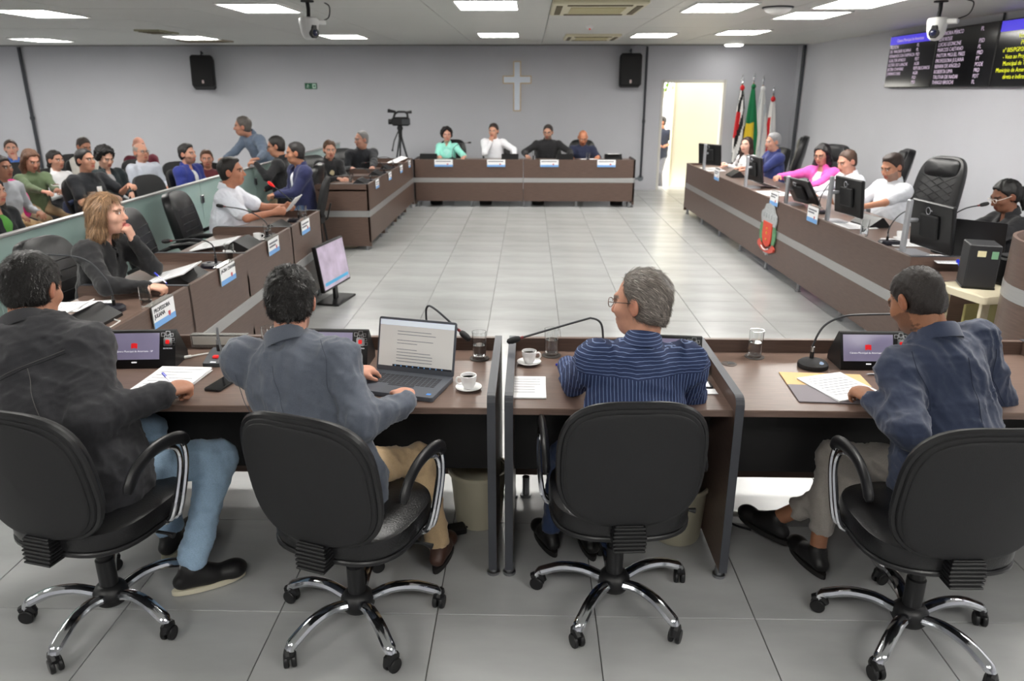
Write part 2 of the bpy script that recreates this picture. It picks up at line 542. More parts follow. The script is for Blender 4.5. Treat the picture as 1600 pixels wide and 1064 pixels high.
def cassette(label, x, y, s):
    t = thing('air_conditioner', label, 'air conditioner', (x, y, ZC))
    b = BM(); box(b, -.44*s, .44*s, -.55*s, .55*s, -.035, .01, .012); obj('panel', b, M_acw, t)
    b = BM()
    for k in range(7): box(b, -.26*s, .26*s, (-.24+.08*k)*s-.02, (-.24+.08*k)*s+.02, -.045, -.034, .003)
    obj('intake_grille', b, mat('ac_grille', (188, 180, 140), .6), t)
    for (x0, x1, y0, y1) in ((-.3, .3, -.47, -.40), (-.3, .3, .40, .47), (-.40, -.34, -.4, .4), (.34, .40, -.4, .4)):
        b = BM(); box(b, x0*s, x1*s, y0*s, y1*s, -.042, -.033, .003); obj('air_slot', b, mat('ac_slot', (88, 78, 52), .7), t)
cassette('large cream cassette air conditioner at the top of the frame', .64, 7.9, 1.0)
cassette('smaller far cassette air conditioner above the back bench', .92, 12.15, .92)
def vent(label, x, y, w, d, m):
    t = thing('ceiling_vent', label, 'vent', (x, y, ZC))
    b = BM(); box(b, -w/2, w/2, -d/2, d/2, -.02, .006, .004); obj('frame', b, m, t)
    for k in range(4):
        b = BM(); box(b, -w/2+.03, w/2-.03, -d/2+d*(k+.6)/5-.01, -d/2+d*(k+.6)/5+.01, -.03, -.019, .002); obj('slat', b, mat('vent_slat', (120, 112, 96), .7), t)
vent('long brown slotted vent in the ceiling above the left loudspeaker', -5.32, 13.0, .75, .5, mat('vent_brown', (150, 140, 122), .6))
vent('small yellowed square vent in the ceiling over the audience', -5.16, 11.0, .35, .6, mat('vent_yellow', (160, 158, 132), .6))
t = thing('smoke_detector', 'white round detector on the ceiling beside a light panel', 'detector', (2.42, 8.0, ZC))
b = BM(); lathe(b, [(.001,-.07),(.05,-.068),(.11,-.045),(.13,-.02),(.13,.005)], 20); obj('dome', b, M_white, t)
b = BM(); cyl(b, 0, 0, -.012, .004, .15, 20); obj('base', b, M_dgrey, t)
t = thing('small_sensor', 'tiny sensor with a red light on the ceiling before the small air conditioner', 'detector', (.75, 10.2, ZC))
b = BM(); lathe(b, [(.001,-.04),(.04,-.035),(.06,.004)], 16); obj('dome', b, M_white, t)
b = BM(); sphere(b, (0, -.03, -.04), .012, 8, 6); obj('indicator', b, M_red, t)

def ptz(label, x, y, rz, tone):
    t = thing('ceiling_camera', label, 'camera', (x, y, ZC), rz)
    b = BM(); cyl(b, 0, 0, -.012, .004, .06, 16); tube(b, [(0,0,0),(.005,0,-.07),(0,0,-.14)], .018, 8); obj('mount', b, M_blkm, t)
    b = BM(); lathe(b, [(.001,-.14),(.07,-.14),(.085,-.15),(.09,-.18),(.085,-.21),(.078,-.26),(.062,-.31),(.035,-.335),(.001,-.34)], 24)
    box(b, .06, .17, -.035, .035, -.20, -.155, .01); obj('housing', b, tone, t)
    b = BM(); tube(b, [(0,-.045,-.275),(0,-.088,-.275)], [.046,.042], 16); box(b, -.032, .032, -.086, -.05, -.32, -.20, .012); obj('lens_block', b, M_blk, t)
    b = BM(); sphere(b, (0,-.085,-.275), (.028,.012,.028)); obj('lens', b, mat('lens_glass', (30, 34, 60), .05), t)
    b = BM(); tube(b, bez([(.16,0,-.16),(.24,.02,-.12),(.26,.03,-.03),(.2,.02,0)]), .006, 6); obj('cable', b, M_blk, t)
ptz('grey dome-shaped ceiling camera hanging at the upper left', -2.03, 7.35, 50, mat('camera_grey', (196, 196, 196), .4))
ptz('white swivel ceiling camera in front of the wall screens', 3.74, 7.5, -40, M_white)

def speaker(label, x, z, yaw, tilt):
    t = thing('loudspeaker', label, 'loudspeaker', (x, Y1-.275, z), yaw)
    Mx = RX(-tilt)
    W, H, D = .20, .29, .15
    b = BM(); box(b, -W, W, -D, D, -H, H, .035, Mx); obj('cabinet', b, M_blkm, t)
    b = BM(); box(b, -W+.02, W-.02, -D-.008, -D+.01, -H+.02, H-.02, .01, Mx); obj('grille', b, mat('speaker_mesh', (18, 18, 20), .6, bump=.6, bscale=700), t)
    b = BM(); prism(b, rrect(.035, .06, .01), .004, Mx @ T(0, -D-.009, -H+.08) @ RX(90)); obj('badge', b, mat('badge_white', (210, 190, 190), .4), t)
    b = BM(); tube(b, [(0,.02,H-.02),(.0,.05,H+.09)], .014, 8); tube(b, [(0,.05,H+.07),(0,.26,H+.06)], .016, 8); obj('bracket', b, M_darkpipe, t)
speaker('black loudspeaker on the back wall above the audience', -6.14, 2.18, 16, 14)
speaker('black loudspeaker on the back wall beside the vertical conduit', 1.86, 2.21, -3, 6)

# exit sign
t = thing('exit_sign', 'small green exit sign with running figure and arrow on the back wall', 'sign', (-4.20, Y1-.006, 1.94))
b = BM(); box(b, -.115, .115, -.006, .006, -.055, .055, .002); obj('plate', b, mat('exit_green', (18, 92, 62), .4), t)
b = BM(); box(b, .03, .10, -.009, -.005, -.042, .042); obj('doorway_mark', b, mat('exit_light', (190, 220, 205), .4), t)
b = BM()
sphere(b, (-.055, -.009, .027), (.01, .003, .01), 10, 6)
for a, c in (((-.055,.015),(-.062,-.012)), ((-.062,-.012),(-.04,-.035)), ((-.062,-.012),(-.085,-.033)), ((-.057,.01),(-.03,0)), ((-.057,.01),(-.082,.0))):
    tube(b, [(a[0], -.009, a[1]), (c[0], -.009, c[1])], .006, 6)
obj('running_figure', b, MATS['exit_light'], t)
b = BM(); prism(b, [(-.012,-.012),(.005,-.012),(.005,-.022),(.022,0),(.005,.022),(.005,.012),(-.012,.012)], .003, T(.065,-.010,0) @ RX(90)); obj('arrow', b, MATS['exit_green'], t)

# cross
t = thing('wall_cross', 'white illuminated cross with a gold edge on the back wall', 'cross', (-.245, Y1-.03, 1.5))
def cross_outline(g):
    w = .055+g; a = .255+g; zt, zb, c1, c0 = .87+g, -g, .605+g*1, .515-g
    c1 = .61+g; c0 = .50-g
    return [(-w,zb),(w,zb),(w,c0),(a,c0),(a,c1),(w,c1),(w,zt),(-w,zt),(-w,c1),(-a,c1),(-a,c0),(-w,c0)]
b = BM(); prism(b, cross_outline(.016), .03, T(0,.03,0) @ RX(90)); obj('gold_back', b, mat('gold_trim', (196, 170, 130), .35, metal=.4), t, smooth=0)
b = BM(); prism(b, cross_outline(0), .03, T(0,.012,0) @ RX(90)); obj('white_face', b, mat('cross_white', (222, 230, 242), .4), t, smooth=0)

# ------------------------------------------------------------------ wall screens
M_scr = mat('screen_black', (12, 12, 16), 0.12, spec=0.6)
M_bez = mat('screen_bezel', (16, 16, 18), 0.35)
M_sblue = mat('screen_header_blue', (60, 50, 190), 0.3, emit=(70, 55, 215), estr=0.8)
M_swhite = mat('screen_text_pale', (220, 200, 225), 0.4, emit=(226, 205, 232), estr=0.45)
M_syel = mat('screen_text_yellow', (225, 230, 40), 0.4, emit=(225, 232, 30), estr=0.8)
def screen(label, yc, rows, hdr, yellow=None):
    # local frame: x along the wall (towards the camera), z up, front faces -X of the room
    t = thing('wall_screen', label, 'screen', (X1-.045, yc, 1.90), -90, 'wall screens on the right wall')
    W, H = 1.24, .66
    b = BM(); box(b, -W/2, W/2, -.03, .035, 0, H, .006); obj('housing', b, M_bez, t)
    b = BM(); box(b, -W/2+.012, W/2-.012, -.033, -.028, .012, H-.012); obj('display', b, M_scr, t, smooth=0)
    b = BM(); box(b, -.3, .3, .03, .044, .15, .5); obj('wall_mount', b, M_blkm, t)
    MR = lambda x, z: T(x, -.0345, z) @ RX(90)
    if hdr:
        b = BM(); box(b, -W/2+.012, W/2-.012, -.0342, -.032, H-.115, H-.012); obj('header_bar', b, M_sblue, t, smooth=0)
        text_obj('header_lettering', hdr, .055, M_swhite, t, MR(-.42, H-.085))
    for (s, sz, x, z) in rows:
        text_obj('lettering', s, sz, M_syel if yellow else M_swhite, t, MR(x, z), bold=-.0004)
names1 = [('ALLISON', 'PL'), ('DR. WAGNER ROVINA', 'PL'), ('FERNANDO DA FARMÁCIA', 'PSD'), ('GUALTER AMADO', 'PDT'), ('GUTÃO DO LANCHE', 'AGIR'), ('JACIRA CHAVARE', 'REPUBLICANOS'), ('JUNINHO DIAS', 'AGIR'), ('', 'PSD'), ('', 'PSD')]
names2 = [('LEONORA PÉRICO', 'PL'), ('LEVI ROSSI', ''), ('LUCAS LEONCINE', 'PSD'), ('MARCOS CAETANO', 'PL'), ('PASTOR MIGUEL PIRES', 'PRD'), ('PROFESSORA JULIANA', 'PT'), ('RENAN DE ANGELO', 'PODE'), ('ROBERTA LIMA', 'PRD'), ('TALITHA DE NADAI', 'PDT'), ('THIAGO BROCHI', 'PL')]
r1 = []
for i, (a, p_) in enumerate(names1):
    z = .66-.165-i*.056
    if a: r1.append((a, .058, -.58, z))
    r1.append((p_, .058, .15, z))
r2 = []
for i, (a, p_) in enumerate(names2):
    z = .66-.075-i*.061
    r2.append((a, .062, -.58, z))
    if p_: r2.append((p_, .062, .28, z))
r3 = [('Veto Nº 1', .062, -.28, .47), ('PODER', .062, -.22, .405), ('nº 005/PGP/2025', .062, -.5, .34), ('- Veto ao Projeto', .062, -.48, .275), ('Municipal de Tra', .062, -.46, .21), ('Município de Ameri', .062, -.56, .145), ('direta e indireta', .062, -.42, .08)]
SY = (10.44, 9.18, 7.92)
screen('leftmost wall screen, listing names under a blue header', SY[0], r1, 'Câmara Municipal de Americana')
screen('middle wall screen listing names with initials, no header', SY[1], r2, None)
screen('wall screen at the right frame edge with yellow text', SY[2], r3, ' ', yellow=True)

# ------------------------------------------------------------------ benches
def bench(label, loc, rz, L, depth=.62, splits=(), end_strip=(0, 0), seam=None, group=None, top=.74, lip=.80, ends=(1, 1), wm=None, inner=True):
    """public face at y=0 looking to -Y, table top towards +Y, length along +X"""
    t = thing('council_desk', label, 'desk', loc, rz, group)
    wm = wm or M_woodtop
    segs = [0] + list(seam or []) + [L]
    for a, c in zip(segs[:-1], segs[1:]):
        g0 = .004 if a > 0 else 0; g1 = .004 if c < L else 0
        b = BM(); box(b, a+g0, c-g1, 0, .025, .482, lip, .002); obj('upper_panel', b, M_wood, t)
        b = BM(); box(b, a+g0, c-g1, 0, .025, .10, .408, .002); obj('lower_panel', b, M_wood, t)
        b = BM(); box(b, a+g0, c-g1, -.003, .02, .408, .482, .001); obj('aluminium_strip', b, M_alu, t)
        b = BM(); box(b, a+g0, c-g1, .026, depth, top-.028, top, .003); obj('table_top', b, wm, t)
        if inner:
            b = BM(); box(b, a+.03, c-.03, .35, .37, .32, top-.03); obj('modesty_panel', b, M_blackpanel, t)
    def side(x, th):
        s = BM(); e = BM()
        dd = depth + .03; r = .035; zt = lip
        prof = [(.0, .05), (dd, .05)] + [(dd-r+r*math.cos(R(a)), zt-r+r*math.sin(R(a))) for a in range(0, 91, 15)] + [(.0, zt)]
        Mx = T(x, 0, 0) @ Matrix(((0,0,1,0),(1,0,0,0),(0,1,0,0),(0,0,0,1)))
        prism(s, prof, th, Mx)
        # edge band on the user side and along the top
        pts = prof[1:]
        for p, q in zip(pts[:-1], pts[1:]):
            d = Vector((q[0]-p[0], q[1]-p[1])); n = Vector((d.y, -d.x)).normalized()*.003
            vs = []
            for xx in (x-.001, x+th+.001):
                vs += [(xx, p[0], p[1]), (xx, q[0], q[1]), (xx, q[0]+n.x, q[1]+n.y), (xx, p[0]+n.x, p[1]+n.y)]
            _put(e, vs, [(0,1,2,3),(4,7,6,5),(3,2,6,7),(0,4,5,1)])
        o = obj('side_panel', s, M_wood, t, smooth=20)
        obj('edge_band', e, M_edge, o, smooth=40)
        for yy in (.06, dd-.05):
            f = BM(); lathe(f, [(.001,0),(.026,0),(.026,.012),(.018,.014),(.018,.052),(.001,.052)], 12, T(x+th/2, yy, 0)); obj('foot', f, M_steel, o)
    th = .03
    if ends[0]: side(0, th)
    if ends[1]: side(L-th, th)
    for s in splits: side(s-th/2, th)
    for i, x in enumerate((0, L)):
        if end_strip[i]:
            b = BM(); xx = -.003 if i == 0 else L-.001
            box(b, xx, xx+.004, -.003, depth+.03, .408, .482); obj('aluminium_strip', b, M_alu, t)
    nf = max(2, int(L/.9)+1)
    for k in range(nf):
        b = BM(); lathe(b, [(.001,0),(.028,0),(.028,.012),(.018,.014),(.018,.105),(.001,.105)], 10, T(.08+(L-.16)*k/(nf-1), .05, 0)); obj('foot', b, M_steel, t)
    return t

FY = 3.24
bench('front desk of the two men at left, with laptop and coffee cup', (-.135+.015, FY, 0), 180, 1.83, depth=.68, ends=(1, 0))
bench('narrow front desk before the man in the striped shirt', (.795, FY, 0), 180, .88, depth=.68)
bench('front desk at right with an open folder and round microphone', (2.25, FY, 0), 180, 1.45, depth=.68, ends=(1, 0))
bench('long left desk row with four hanging name cards, nearest to the camera', (-1.96, 3.27, 0), 90, 3.7, depth=.62, splits=(.86, 1.76, 2.8), wm=M_woody, inner=False)
bench('left desk row farther back, beside the open floor', (-1.93, 9.0, 0), 90, 3.58, depth=.62, splits=(.9, 1.8, 2.7), end_strip=(1, 0), wm=M_woody)
bench('long desk along the back wall seating four people', (-1.93, 12.6, 0), 0, 3.68, depth=.62, seam=[1.83], top=.75, lip=.78)
bench('long right desk with the painted coat of arms', (2.475, 12.05, 0), -88.7, 6.95, depth=.70, top=.75, lip=.78, wm=M_woody, end_strip=(0, 0))

# lower side desk joined beyond the end of the right bench
t = thing('side_desk', 'low brown side desk at the near end of the right bench', 'desk', (3.0, 4.80, 0))
b = BM(); box(b, -.3, 1.2, 0, .26, .66, .69, .003); obj('table_top', b, M_woodtop, t)
b = BM(); box(b, -.3, -.27, 0, .25, .08, .66, .002); obj('end_panel', b, M_wood, t)
b = BM(); box(b, 1.17, 1.2, 0, .25, .08, .66, .002); obj('end_panel', b, M_wood, t)
b = BM(); box(b, -.27, 1.17, 0, .025, .08, .66, .002); obj('front_panel', b, M_wood, t)
for x in (-.285, 1.185):
    for y in (.05, .21):
        b = BM(); cyl(b, x, y, 0, .08, .02, 10); obj('foot', b, M_steel, t)

# coat of arms on the right bench face
def arms():
    t = thing('coat_of_arms', 'painted coat of arms with grey castle crown and red shield on the right desk', 'emblem', (2.475+(12.05-7.98)*math.tan(R(1.3))-.006, 7.98, .305), -88.7)
    t.scale = (1.25, 1, .68)
    Mf = lambda d: T(0, d, 0) @ RX(90)
    g = mat('arms_silver', (168, 172, 174), .5, noise=.12, nscale=40); rd = mat('arms_red', (214, 72, 52), .5); gr = mat('arms_green', (92, 140, 100), .6, noise=.2, nscale=30)
    lr = mat('arms_ribbon', (205, 84, 70), .5); yl = mat('arms_gold', (206, 140, 52), .5)
    b = BM(); prism(b, [(-.17,.30),(-.20,.40),(-.19,.47),(-.13,.52),(-.10,.60),(0,.635),(.10,.60),(.13,.52),(.19,.47),(.20,.40),(.17,.30)], .012, Mf(.0), bev=.003)
    for i in range(5):
        x = -.13+.065*i; box(b, x-.014, x+.014, -.016, -.006, .40, .47, .002)
    obj('castle_crown', b, g, t)
    b = BM(); prism(b, [(-.11,.34),(.11,.34),(.115,.12),(.09,.02),(.045,-.03),(0,-.05),(-.045,-.03),(-.09,.02),(-.115,.12)], .016, Mf(-.002), bev=.003); obj('shield', b, rd, t)
    b = BM()
    sphere(b, (0,-.020,.17), (.018,.004,.026)); sphere(b, (0,-.020,.07), (.022,.004,.018)); sphere(b, (0,-.020,.24), (.02,.004,.016)); obj('charge', b, yl, t)
    for s in (-1, 1):
        b = BM()
        pts = [(s*.12,.33),(s*.17,.30),(s*.20,.22),(s*.205,.12),(s*.18,.02),(s*.14,-.03),(s*.12,.02),(s*.125,.12)]
        prism(b, pts if s < 0 else pts[::-1], .010, Mf(-.001)); obj('branch', b, gr, t)
    b = BM(); prism(b, [(-.21,-.02),(-.16,.03),(-.13,-.03),(-.07,-.075),(0,-.09),(.07,-.075),(.13,-.03),(.16,.03),(.21,-.02),(.20,-.07),(.10,-.12),(0,-.135),(-.10,-.12),(-.20,-.07)], .018, Mf(-.003)); obj('ribbon', b, lr, t)
    b = BM(); tube(b, [(-.09,-.026,-.055),(-.04,-.026,-.085),(0,-.026,-.092),(.04,-.026,-.085),(.09,-.026,-.055)], .008, 6); obj('ribbon_band', b, M_paper, t)
    b = BM(); prism(b, [(-.05,-.13),(.05,-.13),(.06,-.165),(.02,-.155),(0,-.19),(-.02,-.155),(-.06,-.165)], .01, Mf(0)); obj('tail', b, g, t)
arms()

# ------------------------------------------------------------------ name cards
def name_card(label, loc, rz, lines, w=.20, h=.105, simple=False):
    """hangs on the public face; faces local -Y"""
    t = thing('name_card', label, 'name card', loc, rz, 'name cards hanging on the desks')
    b = BM(); box(b, -w/2-.006, w/2+.006, -.010, -.008, -h, .006); box(b, -w/2-.006, w/2+.006, -.010, .028, .006, .009); obj('holder', b, M_acrylic, t)
    b = BM(); box(b, -w/2, w/2, -.0135, -.0105, -h, 0); obj('card', b, M_paper, t, smooth=0)
    b = BM(); box(b, -w/2, w/2, -.0145, -.013, -h, -h*.72); obj('blue_band', b, M_skirt, t, smooth=0)
    b = BM(); prism(b, [(-.012,0),(.0,-.015),(.012,0),(.012,.016),(-.012,.016)], .0012, T(w*.22, -.0138, -h*.68) @ RX(90)); obj('crest', b, mat('crest_red', (196, 84, 92), .6), t)
    if isinstance(lines, (list, tuple)):
        for i, s in enumerate(lines):
            text_obj('lettering', s, .030, M_ink, t, T(-w/2+.012, -.0142, -.034-i*.029) @ RX(90), bold=.0008)
    else:
        for i in range(lines):
            b = BM(); box(b, -w/2+.02, w/2-.03-.05*i, -.0142, -.0132, -.036-i*.024, -.022-i*.024); obj('print_line', b, M_print, t, smooth=0)
for y, ln, lb in ((3.78, ['PROFESSORA', 'JULIANA'], 'name card reading PROFESSORA JULIANA on the left desk'), (4.67, ['JACIRA CHAVARE'], 'name card reading JACIRA CHAVARE on the left desk'),
                  (5.58, 2, 'third name card from the camera on the left desk'), (6.43, 2, 'farthest name card on the left desk, before the man in white polo')):
    name_card(lb, (-1.96, y, .80), 90, ln, w=.24, h=.115)
for y, k in ((9.5, 'nearest'), (10.4, 'second'), (11.35, 'third'), (12.15, 'farthest')):
    name_card('%s name card on the farther left desk row' % k, (-1.93, y, .80), 90, 2)
for x, k in ((-1.42, 'before the woman in mint green'), (-.55, 'before the man in the white shirt'), (.33, 'before the man in the black sweater'), (1.27, 'before the bald man in navy')):
    name_card('name card on the back desk ' + k, (x, 12.6, .78), 0, 1, w=.30, h=.115)
for y, k in ((10.2, 'before the young woman in white'), (7.9, 'directly above the coat of arms'), (6.85, 'between two monitors near the white polo')):
    name_card('name card on the right desk ' + k, (2.475+(12.05-y)*math.tan(R(1.3)), y, .865), -88.7, 2, w=.24, h=.14)

# ------------------------------------------------------------------ desk-top items (each faces local -Y, its user)
M_disp = mat('terminal_display', (118, 113, 138), 0.25, emit=(132, 125, 152), estr=0.42, noise=.12, nscale=6)
M_logo = mat('logo_red', (205, 34, 40), 0.4, emit=(210, 30, 36), estr=0.6)
M_stext = mat('terminal_text', (235, 235, 240), 0.4, emit=(235, 235, 240), estr=0.5)
def make_terminal():
    t = thing('voting_terminal', '', 'terminal', group='voting terminals on the desks')
    W = .29
    b = BM()
    prof = [(-.075,0),(-.075,.014),(-.018,.150),(-.006,.152),(.075,.03),(.075,0)]
    Mx = T(-W/2, 0, 0) @ Matrix(((0,0,1,0),(1,0,0,0),(0,1,0,0),(0,0,0,1)))
    prism(b, prof, W, Mx); obj('body', b, M_blk, t, smooth=25)
    F = T(0, -.075, .014) @ RX(math.degrees(math.atan2(.136, .057)))
    H = math.hypot(.136, .057)
    b = BM(); box(b, -W/2+.012, W/2-.068, .024, H-.010, -.001, .0012, M=F); obj('display', b, M_disp, t, smooth=0)
    b = BM()
    for s in (-1, 1): prism(b, [(-.007,-.009),(.006,-.012),(.006,.010),(-.007,.012)], .0008, F @ T(-.028+s*.0068, .083, .0013) @ Matrix.Diagonal((s, 1, 1, 1)))
    obj('logo', b, M_logo, t)
    text_obj('caption', 'Câmara Municipal de Americana - SP', .0105, M_stext, t, F @ T(-.028, .056, .0016), 'CENTER', .0002)
    text_obj('sensor_caption', 'BIOMETRIA', .0075, M_stext, t, F @ T(.112, .068, .0006), 'CENTER', .0002)
    b = BM(); prism(b, rrect(.022, .006, .002), .0006, F @ T(-.028, .012, .0003)); obj('brand_mark', b, M_stext, t)
    b = BM(); prism(b, rrect(.034, .036, .006), .004, F @ T(.112, .098, 0)); s = obj('sensor', b, M_steel, t)
    b = BM(); prism(b, rrect(.016, .018, .004), .0015, F @ T(.112, .098, .004)); obj('sensor_window', b, M_red, s)
    b = BM()
    for (x, y, q) in ((.092,.130,.008),(.112,.136,.009),(.128,.128,.007),(.103,.122,.006),(.134,.108,.006),(.136,.090,.007),(.120,.124,.006)):
        for (x0, x1, y0, y1) in ((x-q, x+q, y-q, y-q+.0016), (x-q, x+q, y+q-.0016, y+q), (x-q, x-q+.0016, y-q, y+q), (x+q-.0016, x+q, y-q, y+q)):
            box(b, x0, x1, y0, y1, 0, .0007, M=F)
    obj('square_pattern', b, M_steel, t, smooth=0)
    return t
TERM = make_terminal(); TUSED = [False]
def terminal(label, x, y, rz, z=.741, low=1.0):
    if not TUSED[0]:
        TUSED[0] = True; TERM.location = (x, y, z); TERM.rotation_euler = (0, 0, R(rz)); TERM['label'] = label; return TERM
    o = dup(TERM, (x, y, z), rz, label); o.scale = (1, 1+(1-low)*.6, low); return o
terminal('voting terminal in front of the man in the black denim jacket', -1.66, 3.02, 4)
terminal('voting terminal beside the laptop, behind the man in grey suit', -.83, 3.05, -2)
terminal('voting terminal right of the grey-haired man in striped shirt', .585, 3.0, -6)
terminal('voting terminal in front of the man in the navy suit', 1.475, 3.07, 0)

def mic(label, loc, rz, path, style='round', foam=M_blkm, lit=False):
    t = thing('gooseneck_microphone', label, 'microphone', loc, rz)
    b = BM()
    if style == 'round':
        lathe(b, [(.001,0),(.062,0),(.064,.006),(.062,.018),(.05,.028),(.03,.035),(.001,.037)], 28); obj('base', b, M_blkm, t)
        b = BM(); lathe(b, [(.001,.0335),(.011,.034),(.012,.036),(.001,.0365)], 14, T(.018,-.03,-.004) @ RX(14)); obj('button', b, mat('pale_button', (120, 140, 170), .3), t)
    elif style == 'wedge':
        prism(b, [(-.062,0),(-.062,.016),(.02,.042),(.062,.046),(.062,0)], .085, T(-.0425,0,0) @ Matrix(((0,0,1,0),(1,0,0,0),(0,1,0,0),(0,0,0,1)))); obj('base', b, mat('grey_mic_base', (72, 75, 80), .4), t, smooth=20)
        b = BM(); box(b, -.012, .012, -.03, -.012, .026, .038, .003, RX(0)); obj('button', b, M_red, t)
        b = BM(); box(b, -.012, .012, -.0585, -.05, .0165, .0205, .001); obj('brand_mark', b, M_stext, t)
    else:
        prism(b, rrect(.11, .16, .04), .03, bev=.012); obj('base', b, mat('dark_mic_base', (24, 24, 34) if style == 'slab' else (30, 30, 80), .35), t)
        b = BM(); cyl(b, 0, -.03, .03, .034, .012, 12); obj('button', b, M_dgrey, t)
    p0 = Vector(path[0])
    b = BM(); cyl(b, p0.x, p0.y, p0.z-.005, p0.z+.03, .009, 12); obj('socket', b, M_blk, t)
    b = BM(); cyl(b, p0.x, p0.y, p0.z+.03, p0.z+.052, .0075, 12); obj('connector', b, M_steel, t)
    q = bez(path, 8)
    b = BM(); tube(b, q, [.0048]*len(q), 8); obj('gooseneck', b, M_dgrey, t)
    d = (q[-1]-q[-2]).normalized(); e = q[-1]
    b = BM(); tube(b, [e-d*.012, e-d*.008, e+d*.004, e+d*.028, e+d*.044, e+d*.050], [.006,.011,.0145,.0150,.011,.002], 12); obj('foam_tip', b, foam, t)
    b = BM(); tube(b, [e-d*.026, e-d*.012], [.0066,.0066], 10); obj('ring', b, M_red if lit else mat('dim_red', (110, 30, 34), .4), t)
    return t
Z = .741
mic('grey desk microphone with red button beside the notes and phone', (-1.355, 3.03, Z), 0, [(-.005,.03,.042),(-.005,.035,.10),(.0,.03,.145),(.04,-.06,.13),(.12,-.22,.09)], 'wedge')
mic('microphone whose neck bends over the open laptop screen', (-.455, 3.17, Z), 0, [(0,0,.03),(.0,.0,.14),(.005,-.005,.215),(.045,-.03,.215),(.17,-.11,.13)], 'round')
mic('microphone with long neck reaching left beside the glass', (.33, 3.125, Z), 0, [(0,0,.035),(0,0,.10),(-.012,0,.16),(-.05,-.01,.185),(-.10,-.02,.178),(-.375,-.06,.105)], 'round')
mic('round-based microphone arching toward the man in navy suit', (1.225, 3.03, Z), 0, [(-.005,.012,.035),(-.004,.012,.10),(.03,.012,.18),(.10,.01,.222),(.19,.0,.235),(.37,-.02,.245)], 'round')

def glass(label, x, y, z, fill=.55, coaster=True, s=1.0):
    t = thing('water_glass', label, 'glass', (x, y, z), 0, 'water glasses on the desks')
    z0 = .004 if coaster else .0
    b = BM(); h = .125*s; r = .032*s
    lathe(b, [(.001,z0),(r*.9,z0),(r*.93,z0+.004),(r,h),(r-.002,h),(r*.93-.003,z0+.014),(.001,z0+.014)], 24); obj('tumbler', b, M_glass, t)
    if fill:
        b = BM(); zt = z0+.0145+(h-.02)*fill
        lathe(b, [(.001,z0+.0145),(r*.93-.0035,z0+.0145),(r-.0038,zt),(.001,zt)], 24); obj('water', b, M_water, t)
    if coaster:
        b = BM(); cyl(b, 0, 0, 0, .0035, .043*s, 24, b=.001); obj('coaster', b, mat('dark_coaster', (70, 66, 64), .5), t)
    return t
glass('water glass beside the laptop on the front desk', -.215, 3.10, Z, .45)
glass('water glass behind the coffee cup on the middle front desk', .105, 3.15, Z, .55)
glass('half-full water glass alone on the right front desk', 1.01, 3.15, Z, .5)
glass('empty glass half hidden behind the head of the man in grey', -1.165, 3.15, Z, .0, False)

def cup(label, x, y, z, rz, coffee=True):
    t = thing('coffee_cup', label, 'cup', (x, y, z), rz, 'coffee cups with saucers')
    b = BM(); lathe(b, [(.001,0),(.03,0),(.033,.003),(.052,.010),(.0525,.012),(.033,.006),(.001,.0055)], 28); obj('saucer', b, M_china, t)
    b = BM(); lathe(b, [(.001,.006),(.019,.006),(.0195,.009),(.026,.02),(.0315,.045),(.032,.060),(.030,.060),(.0285,.044),(.023,.018),(.001,.012)], 28); c = obj('cup_body', b, M_china, t)
    b = BM(); tube(b, bez([(.030,0,.050),(.043,0,.052),(.049,0,.040),(.043,0,.026),(.028,0,.024)], 5), .0038, 8); obj('handle', b, M_china, c)
    if coffee:
        b = BM(); lathe(b, [(.001,.047),(.0285,.047)], 24); obj('coffee', b, mat('milky_foam', (205, 198, 182), .4), c)
    return t
cup('coffee cup on saucer right of the laptop', -.235, 2.745, Z, 190)
cup('coffee cup on saucer before the water glass, handle to the right', .005, 3.04, Z, -5)

def paper(label, x, y, z, rz, w=.21, h=.297, n=1, lines=8, name='paper_sheet', cat='paper', tilt=0, skip=0):
    t = thing(name, label, cat, (x, y, z), rz)
    rn = random.Random(int((x+9)*1000+y*77))
    b = BM()
    for k in range(n):
        Mx = T(0, 0, k*.0016) @ RX(tilt) @ RZ(rn.uniform(-2.5, 2.5) if k else 0)
        vs = []; fs = []; nn = 6
        for i in range(nn+1):
            for j in range(2):
                vs.append((-w/2+w*j, -h/2+h*i/nn, .001+.004*(i/nn-.5)**4*8*(1 if k == n-1 else 0)))
        m0 = len(vs)
        vs += [(v[0], v[1], 0) for v in vs]
        for i in range(nn):
            fs.append((i*2, i*2+1, i*2+3, i*2+2)); fs.append((m0+i*2, m0+i*2+2, m0+i*2+3, m0+i*2+1))
        ring = [0, 1] + [i*2+1 for i in range(1, nn+1)] + [nn*2] + [i*2 for i in range(nn-1, 0, -1)]
        for i in range(len(ring)):
            a, c = ring[i], ring[(i+1) % len(ring)]
            fs.append((a, m0+a, m0+c, c))
        _put(b, vs, fs, Mx)
    obj('sheets', b, M_paper, t, smooth=0)
    if lines:
        b = BM(); zz = (n-1)*.0016+.0022
        for i in range(lines):
            yy = h/2-.03-(h-.06)*i/max(lines, 1)
            box(b, -w/2+.022, w/2-.022-rn.choice((0, 0, .03, .08))*w/.21, yy-.0012, yy+.0012, zz, zz+.0004, M=RX(tilt))
        obj('printed_lines', b, M_print, t, smooth=0)
    return t
def pen(label, p, q, m=M_blue, body=None):
    p = Vector(p); q = Vector(q); d = (q-p)
    t = thing('ballpoint_pen', label, 'pen', p)
    b = BM(); tube(b, [(0,0,0), d*.72], .0042, 8); obj('barrel', b, body or mat('clear_pen', (214, 216, 232), .2), t)
    b = BM(); tube(b, [d*.66, d], [.0054,.0050], 8); obj('cap', b, m, t)
    b = BM(); tube(b, [d*-.08, d*.0], [.0008,.004], 8); obj('tip', b, m, t)
    return t
